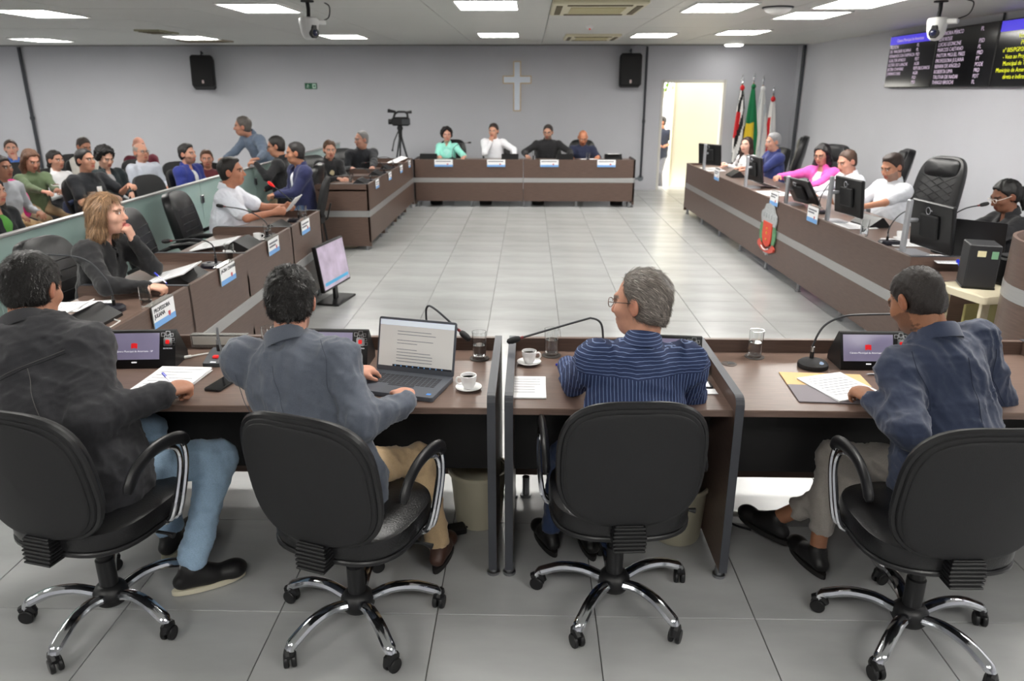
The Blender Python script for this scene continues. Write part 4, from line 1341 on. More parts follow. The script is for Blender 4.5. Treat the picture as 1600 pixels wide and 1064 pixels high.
    F.cap(hl(-.013, .086, -.070), hl(.013, .086, -.070), .009*hs, None, .008)
    F.ell(hl(0, .101, -.0635), V3(.024, .012, .0022)*hs, Rh, .004, sub=True)
    nr = (.050 if fem else .060)*s
    F.cap(hl(0, -.022, -.070), neck-u*.045, nr, nr*1.08, .03)
    ncut = hl(0, -.022, -.105)
    F.cap(neck-u*.045, neck-u*.06, nr*1.08, None, .03)
    F.plane(neck-u*.015, -u, .002)
    hv0, hf0 = F.mesh()
    parts_v, parts_f = [hv0], [hf0]
    for i, (S, E, W, dr, nn) in enumerate(J):
        sg = -1 if i == 0 else 1
        r1 = (.036 if fem else .042)*s
        F = Field(res if res < .008 else min(res, .009))
        F.cap(E+(W-E)*.55, W, r1*.80, r1*.62, .02)
        hand_field(F, W, np.array(dr), np.array(nn), sg, s*(1.04 if res < .007 else .98), curls[i], rmin=F.h*.78, spread=.2 if res < .007 else .12)
        a_, b_ = F.mesh(); parts_v.append(a_); parts_f.append(b_)
    F = Field(max(res, .0125))
    F.cap(hl(0, -.022, -.070), neck-u*.045, nr*.99, nr*1.07, .03)
    F.cap(neck-u*.05, S0-u*.10, .066*s, .085*s, .04, w=fwd, ratio=.75)
    F.cap(S0-u*.08, P+u*.05, .10*s, .10*s, .05, w=fwd, ratio=.8)
    F.cap(SL-u*.03, SR-u*.03, .034*s, None, .03)
    for i, (S, E, W, dr, nn) in enumerate(J):
        sg = -1 if i == 0 else 1
        r1 = (.036 if fem else .042)*s
        F.cap(S-u*.01, E, r1, r1*.86, .03); F.cap(E, E+(W-E)*.62, r1*.92, r1*.76, .02)
    bare = sock is None and hem is not None
    for (Hp, K, A) in LG:
        if nolegs: break
        F.cap(P, Hp, .07*s, None, .04)
        F.cap(Hp, K, .058*s, .045*s, .03); F.cap(K, A, .045*s, .036*s, .02)
    v, f = F.mesh()
    parts_v.append(v); parts_f.append(f); n0 = 0; ff = []
    for a_, b_ in zip(parts_v, parts_f): ff.append(b_+n0); n0 += len(a_)
    f = np.concatenate(ff); v = np.concatenate(parts_v)
    col = np.repeat(sk[None, :], len(v), 0)
    q = (v-H)@Rh/hs                                # head-local coordinates of each vertex
    inhead = np.linalg.norm(q, axis=1) < .16
    lp = np.array(srgb(*(lips or (int(skin[0]*.86), int(skin[1]*.66), int(skin[2]*.68))))[:3])
    lm = inhead & (np.abs(q[:, 2]+.064) < .012) & (np.abs(q[:, 0]) < .024) & (q[:, 1] > .075)
    col[lm] = lp
    bc = np.array(srgb(*(brow or hcol))[:3])
    bmk = inhead & (np.abs(q[:, 2]-(.030-np.abs(np.abs(q[:, 0])-.03)*.25)) < .0062) & (np.abs(np.abs(q[:, 0])-.033) < .022) & (q[:, 1] > .06)
    col[bmk] = bc*.85+sk*.15
    for qq in (-1, 1):
        eye_dark = inhead & (q[:, 1] > .07) & (np.abs(q[:, 0]-qq*.0315) < .0165) & (np.abs(q[:, 2]-.012) < .0095)  # lashes and the skin around each eye, coloured darker
        col[eye_dark] = col[eye_dark]*.42+np.array([.02, .012, .01])*.4
    if beard:
        amt, bcol = beard
        bcl = np.array(srgb(*bcol)[:3])
        mk = inhead & (q[:, 2] < -.035-.25*np.maximum(.075-q[:, 1]-.02, 0)*0) & (q[:, 1] > .0) & (q[:, 2] > -.125) & ~lm & ~((np.abs(q[:, 0]) < .02) & (q[:, 2] > -.043)) & ~((np.abs(q[:, 0]) < .05) & (q[:, 2] > -.04) & (q[:, 1] > .05))
        col[mk] = col[mk]*(1-amt)+bcl*amt
    red = inhead & ((np.abs(q[:, 0]) > .078) | ((np.linalg.norm(q-np.array([0, .112, -.03]), axis=1) < .02)))
    col[red] *= np.array([1.0, .86, .84])
    if hair in ('buzz', 'bald', 'fringe') or bald:
        # cropped scalp: hair-coloured stubble on the crown, bare skin below the hairline
        hc = np.array(srgb(*hcol)[:3])
        amt = np.clip((q[:, 2]+.045+.9*np.maximum(q[:, 1]-.02, 0)*-1)*40, 0, 1)
        if hair == 'buzz':
            amt = np.clip((.058+.55*np.clip(q[:, 2], -.1, .12)-q[:, 1])*60, 0, 1)*np.clip((q[:, 2]+.055)*50, 0, 1)*inhead*(np.abs(q[:, 0]) < .0785)
            col = col*(1-.88*amt[:, None])+hc*.88*amt[:, None]
    if tattoo:
        for c_, r_ in tattoo:
            pt = hl(*c_) if len(c_) == 3 else c_
            dd = np.linalg.norm(v-pt, axis=1)
            mk = (dd < r_) & (np.sin(v[:, 0]*420+np.sin(v[:, 2]*330)*2)+np.sin(v[:, 2]*390+v[:, 1]*200) > .1)
            col[mk] = col[mk]*.45
    np_obj('body', v, f, SKIN, t, col)
    # eyes
    if res < .013:
        for qq in (-1, 1):
            b = BM(); c = hl(qq*.0315, .0848, .010)
            sphere(b, (0,0,0), .0104*hs, 10, 8, Matrix.Translation(c))
            e = obj('eye', b, EYEW, t)
            b = BM(); c2 = hl(qq*.0315, .0915, .0105); sphere(b, (0,0,0), .0054*hs, 8, 6, Matrix.Translation(c2)); obj('iris', b, EYEI, e)
    # ---------------- hair
    hr = .007 if res < .008 else .010
    G = Field(hr)
    def skull(g):
        G.ell(hl(0, -.016, .034), V3(.0765+g, .096+g, .087+g)*hs, Rh, .01)
        for q_ in (-1, 1): G.ell(hl(q_*.042, -.026, -.015), V3(.033+g*.7, .058+g*.6, .06)*hs, Rh, .02)
        G.ell(hl(0, -.050, -.03), V3(.055+g*.5, .046+g*.7, .062)*hs, Rh, .02)
    def hairline(fy=.064, fz=.090, low=True, nape=.5):
        # keep what lies behind the temples and above the forehead line, and above the nape
        k_ = (fy-.004)/(fz+.030)
        G.plane(hl(0, .004, -.030), Rh@V3(0, 1, -k_), .010)
        if low: G.plane(hl(0, .018, -.034), Rh@V3(0, nape, -1), .012)
    def ears():
        for q_ in (-1, 1): G.ell(hl(q_*.090, -.006, -.012), V3(.024, .026, .036)*hs, Rh, .006, sub=True)
    has = True
    if hair in ('short', 'wavy', 'curly', 'thin', 'quiff', 'crop', 'shaved'):
        g = {'short': .009, 'wavy': .009, 'curly': .030, 'thin': .005, 'quiff': .009, 'crop': .005, 'shaved': .0035}[hair]
        skull(g); hairline(.050 if hair == 'thin' else .064, .095 if hair == 'thin' else .090, nape=.55 if hair != 'curly' else .3)
        if hair in ('quiff', 'wavy'): G.ell(hl(0, .028, .104), V3(.054, .042, .020)*hs, Rh, .025)
        if hair != 'curly': ears()
    elif hair in ('long', 'bob', 'ponytail', 'backlong'):
        skull(.012); hairline(.066, .088, low=(hair == 'ponytail'), nape=.5)
        if hair == 'ponytail':
            ears()
            G.ell(hl(0, -.112, .0), V3(.032, .032, .036)*hs, Rh, .02)
            G.path([hl(0, -.12, 0), hl(0, -.130, -.09), hl(0, -.110, -.17)], [.024, .024, .010], .02)
        else:
            ln = {'long': .17, 'backlong': .20, 'bob': .07}[hair]
            for q_ in (-1, 1):
                e1 = hl(q_*.080, -.030, -.10); e2 = e1+(-u*.95+fwd*(.30 if hair == 'long' else -.10))*ln*hs
                G.path([hl(q_*.062, .012, .055), hl(q_*.076, -.012, -.02), e1, e2], [.022*hs, .026*hs, .034*hs, .022*hs], .03)
            b1 = hl(0, -.062, -.05); b2 = hl(0, -.060, -.10)-u*ln*hs-fwd*.02
            G.cap(b1, b2, .070*hs, .055*hs, .04)
    elif hair == 'fringe':
        skull(.005); hairline(); ears()
        G.ell(hl(0, .01, .10), V3(.072, .088, .066)*hs, Rh, .01, sub=True)
    else:
        has = False
    if has:
        hv, hf = G.mesh()
        if hair == 'curly': hv = folds(hv, hf, .020, 75, 3)
        elif hair == 'wavy': hv = folds(hv, hf, .005, 70, 4)
        elif hair in ('long', 'bob', 'backlong', 'ponytail'): hv = folds(hv, hf, .008, 70, 5, (1, 1, .12))
        else: hv = folds(hv, hf, .003, 110, 6)
        ho = np_obj('hair', hv, hf, hair_mat(hcol), t)
        if res <= .007 and hair in ('short', 'wavy', 'thin', 'crop', 'backlong', 'quiff', 'shaved'):
            strands(hv, hf, H, Rh, hs, hcol, ho, hair, int(label.__len__()))
    # ---------------- garments
    ch = max(res, .008)
    C = Field(ch)
    fem_b = .03*s if fem else 0
    lo_ = .010+loose
    tw = (.155 if fem else .184)*s*shoulder+loose
    ww = (.136 if fem else .165)*s+belly*.5+loose
    dr_ = .72
    C.cap(S0-u*.10, P+u*.16, tw, ww, .05, w=nrm(Rtw@V3(0,1,0)), ratio=dr_)
    C.cap(P+u*.18, P+u*(.0 if not hem else hem), ww, ww*1.06+.005, .05, w=fwd, ratio=.80)
    if skirt:
        C.cap(P+u*.16, V3(P[0], P[1], P[2]-.045)+Rf@V3(0, -.015, 0), ww, skirt*s, .05, w=Rf@V3(0, 1, 0), ratio=.86)
    if belly: C.ell(P+u*.20*s+fwd*(.06+belly*.4), V3(.13+belly*.6, .09+belly, .15)*s, Rt, .05)
    if fem:
        for q_ in (-1, 1): C.ell(S0-u*.17*s+fwd*.085*s+rt*q_*.065*s, V3(.06, .05, .06)*s, Rt, .04)
    C.cap(SL-u*.012, SR-u*.012, .056*s+loose*.6, None, .05)
    C.cap(neck-u*.055, S0-u*.05, .068*s, .12*s, .05, w=fwd, ratio=.75)
    for i, (S, E, W, dr, nn) in enumerate(J):
        r1 = (.052 if fem else .063)*s+loose*.8
        if topkind in ('suit', 'denim'): r1 += .008
        C.ell(S-u*.005, V3(r1*1.08, r1*1.08, r1*1.05), np.eye(3), .04)
        if sleeves == 'long':
            cuff = W-nrm(W-E)*.02*s
            C.cap(S, E, r1, r1*.82, .03); C.cap(E, cuff, r1*.84, r1*.56, .02)
        elif sleeves == 'rolled':
            cuff = E+(W-E)*.25
            C.cap(S, E, r1, r1*.84, .03); C.cap(E, cuff, r1*.86, r1*.86, .015)
        else:
            m_ = S+(E-S)*.72
            C.cap(S, m_, r1*1.02, r1*.98, .03)
    # neck opening
    C.cap(neck+u*.0, neck+u*.20, nr*1.06, nr*1.25, .006, sub=True)
    if jacket_open:
        C.cap(neck+fwd*.075, P+u*.10+fwd*(.175+belly), .052*s, .030*s, .012, w=rt, ratio=.9, sub=True)
        C.cap(neck+fwd*.06, S0+fwd*.17*s-u*.06*s, .050*s, .050*s, .012, sub=True)
    elif collar in ('v', 'open'):
        C.cap(neck+fwd*.03, S0+fwd*.135*s-u*.10*s, .032*s, .006*s, .01, sub=True)
    gv, gf = C.mesh()
    gv = folds(gv, gf, fold, 16, len(label))
    gv = folds(gv, gf, fold*.5, 42, len(label)+3)
    garment = {'suit': 'jacket', 'denim': 'jacket', 'hoodie': 'hoodie', 'blazer': 'blazer'}.get(topkind, 'shirt')
    go = np_obj(garment, gv, gf, cloth(top, topkind), t)
    # collar band
    if collar:
        b = BM(); n = 20; pr = []; cr = 1.10 if topkind in ('suit', 'denim', 'hoodie') else 1.0
        for ring, (rad, zz) in enumerate(((nr*1.16*cr, -.042), (nr*1.14*cr, .004), (nr*1.10*cr, .026), (nr*1.24*cr, .016), (nr*1.46*cr, -.030))):
            for k in range(n+1):
                a = 2*math.pi*(k/n)*.86+math.pi*.5+math.pi*.14
                p_ = neck+rt*math.cos(a)*rad+fwd*(math.sin(a)*rad-.004)+u*(zz+(-.012 if math.sin(a) > .3 else .008*(1-math.sin(a))))
                pr.append(tuple(p_))
        fs = []
        for r_ in range(4):
            for k in range(n): fs.append((r_*(n+1)+k, r_*(n+1)+k+1, (r_+1)*(n+1)+k+1, (r_+1)*(n+1)+k))
        _put(b, pr, fs)
        cm = cloth(inner, 'cotton') if (inner and collar == 'inner') else cloth(top, topkind)
        obj('collar', b, cm, go, smooth=60)
    if inner:
        I_ = Field(ch)
        I_.cap(neck-u*.05, S0-u*.12, .070*s, .115*s, .04, w=fwd, ratio=.8)
        I_.cap(S0-u*.10+fwd*.030, P+u*.12+fwd*.034, .115*s, .105*s, .03, w=fwd, ratio=.9)
        I_.cap(neck-u*.03, neck+u*.050, nr*1.16, nr*1.12, .01); I_.plane(neck+u*.040, u+fwd*.30, .004)
        I_.cap(neck+u*.0, neck+u*.20, nr*1.05, nr*1.08, .003, sub=True)
        iv, jf = I_.mesh()
        np_obj('inner_shirt', iv, jf, cloth(inner, 'cotton'), t)
    # trousers
    if not nolegs:
        Q = Field(max(ch, .011))
        Q.cap(P+rt*-.055*s+u*.06, P+rt*.055*s+u*.06, .118*s+belly*.3, None, .04, w=fwd, ratio=.95)
        for (Hp, K, A) in LG:
            Ae = A+(K-A)*(.06 if not hem or sock is None else .06)
            Ae = A+nrm(K-A)*(.035 if sock is None else sock)
            Q.cap(Hp, K, .090*s, .069*s, .04); Q.cap(K, Ae, .068*s, .054*s, .025)
        qv, qf = Q.mesh()
        qv = folds(qv, qf, fold*.9, 22, len(label)+7); qv = folds(qv, qf, fold*.4, 60, len(label)+9)
        np_obj('trousers', qv, qf, cloth(pants, 'denim' if pants[2] > pants[0]+18 else 'cotton'), t)
        for i, (Hp, K, A) in enumerate(LG):
            sd = nrm(nrm(A-K)*0+Rf@V3((-1 if i == 0 else 1)*.25, 1, 0))
            if feet and len(feet) > 2 and feet[2+i] is not None: sd = nrm(V3(*feet[2+i]))
            hz = np.cross(sd, np.cross(V3(0, 0, 1), sd)); upv = nrm(hz)
            heel = A-upv*.045-sd*.035; toe = A-upv*.058+sd*.150*s
            W_ = Field(.012 if res > .008 else .008)
            rr = nrm(np.cross(sd, upv))
            W_.cap(heel, toe, .036*s, .040*s, .02, w=upv, ratio=.85); W_.cap(A-upv*.005, A-upv*.04+sd*.06, .044*s, .038*s, .025)
            W_.ell(toe+upv*.004, V3(.044, .05, .03)*s, np.stack([rr, sd, upv], 1), .02)
            W_.plane(A-upv*.088, -upv, .006)
            wv, wf = W_.mesh(); so = np_obj('shoe', wv, wf, mat('shoe_%d_%d_%d' % shoes, shoes, .45), t)
            b = BM(); out = []
            for k in range(20):
                a = 2*math.pi*k/20; yy = math.cos(a); xx = math.sin(a)
                out.append((xx*(.040+.006*yy)*s, .058*s+yy*.135*s))
            Ms = Matrix(((rr[0], sd[0], upv[0], (A-upv*.094)[0]), (rr[1], sd[1], upv[1], (A-upv*.094)[1]), (rr[2], sd[2], upv[2], (A-upv*.094)[2]), (0, 0, 0, 1)))
            prism(b, out, .020, Ms); obj('sole', b, mat('sole_%d_%d_%d' % (shoe_sole or (30, 28, 28)), shoe_sole or (30, 28, 28), .6), so)
    # spectacles
    if glasses:
        b = BM(); rim = mat('frame_%d_%d_%d' % glasses, glasses, .3)
        for qq in (-1, 1):
            ring = [hl(qq*(.0325+.021*math.cos(a)), .108-.004*abs(math.cos(a)), .006+.017*math.sin(a)) for a in np.linspace(0, 2*math.pi, 17)]
            tube(b, [Vector(p) for p in ring], .0016, 6, caps=False)
            tube(b, [Vector(hl(qq*.053, .104, .010)), Vector(hl(qq*.078, .06, .012)), Vector(hl(qq*.083, -.005, .010)), Vector(hl(qq*.082, -.02, -.004))], .0016, 6)
        tube(b, [Vector(hl(-.012, .109, .010)), Vector(hl(.012, .109, .010))], .0016, 6)
        g_ = obj('spectacles', b, rim, t)
    return t, dict(gv=gv, S0l=S0, H=H+root, Rh=Rh, P=P+root, J=J, LG=LG, u=u, fwd=fwd, rt=rt, neck=neck+root, S0=S0+root, root=root, s=s, hs=hs)

def strands(hv, hf, H, Rh, hs, hcol, parent, style, seed):
    """short hair fibres lying on the scalp, as one mesh of thin tapering blades"""
    rn = np.random.RandomState(seed)
    N = vnormals(hv, hf)
    q = (hv-H)@Rh/hs
    nS = {'short': 9000, 'wavy': 9000, 'thin': 8000, 'crop': 6000, 'backlong': 6000, 'quiff': 5000, 'shaved': 9000}[style]
    ids = rn.randint(0, len(hv), nS)
    p = hv[ids]+rn.normal(size=(nS, 3))*.002; n = N[ids]; ql = q[ids]
    crown = np.array([0.012, -.045, .11])
    if style == 'backlong': base = np.tile((Rh@np.array([0, -.25, -1.0]))[None, :], (nS, 1))
    elif style == 'thin': base = (np.stack([ql[:, 0]*3, -np.ones(nS), -.30-4*np.maximum(-ql[:, 1], 0)], 1))@Rh.T
    else:
        rad = ql-crown; base = rad@Rh.T
        base = base/np.maximum(np.linalg.norm(base, axis=1), 1e-6)[:, None]
    clump = np.sin(ql@np.array([[90, 40, 30], [30, 80, -50], [-40, 20, 95.]]).T+seed)
    base = base+rn.normal(size=(nS, 3))*.16+clump*(.45 if style == 'wavy' else .12)
    d = base-n*(base*n).sum(1)[:, None]; d /= np.maximum(np.linalg.norm(d, axis=1), 1e-6)[:, None]
    Ls = {'short': .014, 'wavy': .018, 'thin': .030, 'crop': .007, 'backlong': .06, 'quiff': .02, 'shaved': .004}[style]*rn.uniform(.6, 1.3, nS)
    lift = {'short': .16, 'wavy': .20, 'thin': .05, 'crop': .25, 'backlong': .05, 'quiff': .2, 'shaved': .3}[style]
    w = np.cross(d, n)*{'backlong': .0014, 'shaved': .0006}.get(style, .0009)
    p0 = p-n*.002; p1 = p+d*(Ls*.5)[:, None]+n*(Ls*lift)[:, None]; p2 = p+d*Ls[:, None]+n*(Ls*lift*.7)[:, None]
    v = np.stack([p0-w, p0+w, p1+w*.8, p1-w*.8, p2], 1).reshape(-1, 3)
    k = np.arange(nS)*5
    f = np.concatenate([np.stack([k, k+1, k+2, k+3], 1), np.stack([k+3, k+2, k+4, k+4], 1)])
    me = bpy.data.meshes.new('hair_strands')
    me.from_pydata(v.tolist(), [], [tuple(x) if x[2] != x[3] else tuple(x[:3]) for x in f.tolist()])
    c = np.array(srgb(*hcol)[:3])[None, :]*np.exp(rn.normal(size=(nS, 1))*(.45 if style == 'thin' else .35))
    c = np.repeat(np.clip(c, 0, .9), 5, 0)
    at = me.color_attributes.new('col', 'FLOAT_COLOR', 'POINT')
    at.data.foreach_set('color', np.concatenate([c, np.ones((len(c), 1))], 1).astype(np.float32).ravel())
    me.materials.append(mat('hair_fibre', (60, 50, 44), .42, attr=True))
    o = bpy.data.objects.new('hair_strands', me); COL.objects.link(o); o.parent = parent
    o['kind'] = 'stuff'

def on_back(j, a, b):
    """point on the back of a garment: a metres to the right, b metres along the trunk from the shoulder line"""
    d = j['gv']-j['S0l']
    x, z, y = d@j['rt'], d@j['u'], d@j['fwd']
    m = (np.abs(x-a) < .016) & (np.abs(z-b) < .016)
    if not m.any(): return None
    i = np.argmin(np.where(m, y, 9))
    return Vector(j['S0l']+j['rt']*a+j['u']*b+j['fwd']*(y[i]-.0005))
def seam(root, j, pts, m, r=.0014, garment=None):
    P = [on_back(j, *p) for p in pts]; P = [p for p in P if p is not None]
    if len(P) < 3: return
    b = BM(); tube(b, bez(P, 4), r, 5)
    g = [c for c in root.children if c.name.split('.')[0] in ('jacket', 'shirt')][0]
    obj('seam', b, m, g)

# ------------------------------------------------------------------ front-row chairs and people
task_chair('office chair of the man in the black denim jacket, at far left', (-1.55, 2.30, 0), -14, 60)
task_chair('office chair of the man in the grey suit', (-.62, 2.28, 0), -19, 35)
task_chair('office chair of the grey-haired man in the striped shirt', (.335, 2.42, 0), 3, 20)
task_chair('office chair of the man in the navy suit, at right', (1.375, 2.25, 0), 1, 10)

M_denimj = mat('black_denim', (46, 46, 50), 0.85, noise=0.14, nscale=420, bump=0.25, bscale=420, sheen=.1)
M_grey_suit = mat('grey_suiting', (86, 92, 104), 0.85, noise=0.10, nscale=350, bump=0.2, bscale=600, sheen=.2)
M_navy_suit = mat('navy_suiting', (38, 48, 72), 0.8, noise=0.10, nscale=350, bump=0.2, bscale=600, sheen=.2)
M_stripe = stripe_mat('navy_pinstripe', (34, 48, 84), (112, 130, 170), .012, .16)

NEAR = .006
p1, j1 = person('man in black denim jacket writing at the far left of the front desk', (-1.86, 2.67, 1.165), -6, lean=24, side=-22, hyaw=2, hpitch=12, skin=(172, 122, 98), hair='short', hcol=(22, 19, 18),
    top=M_denimj, topkind='denim', pants=(160, 188, 214), shoes=(26, 25, 26), shoe_sole=(206, 200, 178), res=NEAR, build=1.10, shoulder=1.10, belly=.05, hipz=.58, loose=.026, skirt=.225,
    hands=((-2.02, 2.86, .79), (-1.35, 2.545, .80)), hdirs=(None, ((.30, .93, -.10), (-.2, 0, -1))), curls=(.4, .85), poles=(None, (.6, -.6, -.7)),
    feet=((-1.50, 2.68, .10), (-1.31, 2.44, .10), (.1, 1, 0), (.55, .35, 0)), knees=((-.1, .8, 1), (.2, .8, 1)), fold=.010, hem=-.06, headscale=1.06)
p2, j2 = person('man in grey suit typing on the open laptop', (-.865, 2.60, 1.14), -14, lean=18, side=-19, hyaw=20, hpitch=14, skin=(205, 150, 128), hair='wavy', hcol=(28, 25, 24),
    top=M_grey_suit, topkind='suit', collar='shirt', inner=(232, 234, 240), pants=(186, 160, 124), shoes=(66, 42, 32), res=NEAR, build=1.04, shoulder=1.06, hipz=.58, loose=.018, skirt=.225,
    hands=((-.70, 2.76, .80), (-.437, 2.505, .79)), hdirs=((((.6, .7, -.1), (0, 0, -1))), ((-.36, .93, .05), (0, -.1, -1))), curls=(.4, .2), poles=((-.5, -.5, -.8), (.6, -.5, -.7)),
    feet=((-.62, 2.75, .10), (-.36, 2.62, .10), (.1, 1, 0), (.15, 1, 0)), knees=((-.1, .9, 1), (.25, .9, 1)), fold=.012, hem=-.10, beard=(.5, (40, 32, 28)))
p3, j3 = person('grey-haired man in navy striped shirt looking left', (.405, 2.585, 1.145), 4, lean=17, side=6, hyaw=52, hpitch=4, skin=(198, 146, 122), hair='thin', hcol=(128, 120, 114),
    top=M_stripe, topkind='cotton', pants=(42, 58, 92), shoes=(22, 21, 22), res=NEAR, build=1.0, hipz=.58, loose=.014, skirt=.19,
    hands=((.16, 2.92, .78), (.62, 2.90, .78)), hdirs=(((.8, .5, 0), (0, 0, -1)), ((-.8, .5, 0), (0, 0, -1))), poles=((-.35, -.5, -1), (.35, -.5, -1)),
    feet=((.10, 2.74, .10), (.27, 2.72, .10), (-.35, 1, 0), (-.15, 1, 0)), glasses=(96, 70, 62), fold=.012, brow=(120, 110, 104))
p4, j4 = person('man with shaved head in navy suit reading papers at right', (1.44, 2.70, 1.13), 16, lean=25, side=-2, neckside=6.5, hyaw=6, hpitch=26, skin=(150, 104, 78), hair='shaved', hcol=(34, 27, 24),
    top=M_navy_suit, topkind='suit', pants=(152, 146, 140), shoes=(24, 23, 24), res=NEAR, build=1.05, shoulder=1.03, hipz=.58, loose=.012, skirt=.245,
    hands=((1.265, 2.565, .79), (1.72, 2.90, .78)), hdirs=(((-.12, .95, .0), (.15, 0, -1)), None), curls=(.6, .4), poles=((-.45, -.6, -.8), (.6, -.6, -.8)),
    feet=((1.18, 2.62, .10), (1.06, 2.80, .13), (-.2, .9, 0), (-.6, .75, .1)), knees=((-.2, .9, 1), (-.35, .9, 1)), sock=.11, fold=.012, hem=-.10, tattoo=[((-.045, .0, -.115), .03)], beard=(.5, (40, 30, 28)))

# seams on the denim jacket: yoke and panel stitching on the back
M_stitch = mat('dark_stitch', (30, 30, 33), .9)  # darker second stitch line just below the yoke thread
M_thread = mat('grey_thread', (84, 82, 82), .9)
seam(p1, j1, [(-.20+.04*i, -.115) for i in range(11)], M_thread)
seam(p1, j1, [(-.20+.04*i, -.127) for i in range(11)], M_stitch)
for a_ in (-.085, .085): seam(p1, j1, [(a_*(1-.15*i/8), -.13-.045*i) for i in range(9)], M_thread)
for jj, pp, mm in ((j2, p2, mat('grey_seam', (70, 75, 86), .9)), (j4, p4, mat('navy_seam', (28, 36, 56), .9))):
    seam(pp, jj, [(0, -.03-.05*i) for i in range(10)], mm, .0011)
    for a_ in (-1, 1): seam(pp, jj, [(a_*(.175+.012*math.sin(i)), -.0-.035*i) for i in range(7)], mm, .0012)

# ------------------------------------------------------------------ left row
person('woman with long fair hair in black blouse, hand on chin, holding a pen', (-2.46, 4.30, 1.185), -94, lean=16, hyaw=6, hpitch=-6, skin=(222, 172, 150), hair='backlong', hcol=(134, 104, 76), sex='f',
    top=(24, 24, 27), topkind='suit', collar='v', pants=(24, 24, 28), res=.007, hipz=.58, build=1.02,
    hands=('chin', (-2.17, 4.10, .80)), hdirs=(None, ((.95, .1, -.15), (0, .15, -1))), curls=(.9, .7), poles=((.5, .4, -1), (-.4, -.9, -.6)), fold=.008, brow=(110, 84, 66), lips=(190, 110, 104))
person('man in white polo shirt holding papers, speaking into a red-lit microphone', (-2.61, 6.6, 1.19), -84, lean=10, hyaw=2, hpitch=-4, skin=(186, 128, 102), hair='quiff', hcol=(30, 24, 22),
    top=(226, 230, 240), topkind='cotton', sleeves='short', pants=(50, 52, 60), res=.008, hipz=.58, belly=.03, build=1.05,
    hands=((-2.22, 6.78, .86), (-2.22, 6.46, .86)), hdirs=(((.9, -.3, .1), (0, -1, -.2)), ((.9, .3, .1), (0, 1, -.2))), curls=(.7, .7), poles=((-.3, .8, -1), (-.3, -.8, -1)), fold=.007)
leather_chair('black leather chair of the woman in the black blouse', (-2.74, 4.42, 0), -92, high=False, group='black leather chairs on the left')
leather_chair('empty black leather chair between the woman and the man in polo', (-2.80, 5.62, 0), -78, high=False, group='black leather chairs on the left')
leather_chair('black leather chair under the man in the white polo', (-2.90, 6.62, 0), -86, high=False, group='black leather chairs on the left')

person('seated man in navy blazer, white shirt and jeans, facing left', (-2.665, 8.65, 1.19), 128, lean=6, hyaw=-22, hpitch=4, skin=(176, 124, 98), hair='crop', hcol=(34, 30, 30),
    top=(40, 44, 84), topkind='suit', inner=(232, 233, 238), jacket_open=True, pants=(62, 88, 124), shoes=(30, 28, 28), res=.010, hipz=.58, hands=((-2.88, 8.48, .74), (-2.9, 8.62, .74)), curls=(.6, .6))
person('man in black hoodie sitting by the glass, resting a hand on it', (-3.10, 9.32, 1.215), 98, lean=4, hpitch=12, hyaw=2, skin=(180, 130, 106), hair='short', hcol=(26, 23, 22), top=(24, 24, 27), topkind='hoodie',
    pants=(150, 130, 104), shoes=(40, 34, 30), res=.010, hipz=.58, hands=((-3.26, 9.0, 1.05), None), curls=(.5, .4), glasses=(30, 30, 32), feet=((-3.14, 9.24, .10), (-3.14, 9.42, .10), (-1, 0, 0), (-1, 0, 0)))
leather_chair('black leather chair of the man in the black hoodie', (-2.86, 9.32, 0), 96, high=False, group='black leather chairs on the left')
person('older man in blue-grey shirt standing stooped behind the glass partition', (-3.72, 9.95, 1.425), 140, lean=32, hyaw=-38, hpitch=-6, skin=(186, 134, 112), hair='short', hcol=(92, 86, 82), top=(102, 116, 136), topkind='cotton', sleeves='long',
    pants=(46, 48, 56), res=.010, hipz=.90, standing=True, hands=((-3.42, 9.55, 1.05), (-3.95, 9.7, 1.0)))
person('young woman in black hoodie with hair tied back at the left desk', (-2.66, 10.15, 1.115), -142, lean=12, hyaw=-14, hpitch=4, skin=(206, 154, 132), hair='ponytail', hcol=(84, 60, 44), sex='f', top=(26, 26, 29), topkind='hoodie',
    inner=(200, 186, 150), res=.010, hipz=.58, hands=((-2.42, 9.9, .77), (-2.5, 9.86, .77)), loose=.015, nolegs=True)
person('grey-haired man in black shirt leaning at the left desk, head turned', (-2.50, 11.4, 1.175), -158, lean=14, hyaw=-72, hpitch=6, skin=(196, 146, 126), hair='thin', hcol=(120, 118, 118), top=(30, 32, 38), topkind='cotton', res=.010, hipz=.58,
    hands=((-2.28, 11.0, .78), (-2.6, 11.1, .78)), build=1.06, nolegs=True)
for (x, y, rz, k) in ((-2.80, 10.35, -120, 'young woman in the black hoodie'), (-2.72, 11.62, -130, 'grey-haired man in the black shirt')):
    leather_chair('black leather chair of the ' + k, (x, y, 0), rz, high=False, group='black leather chairs on the left')

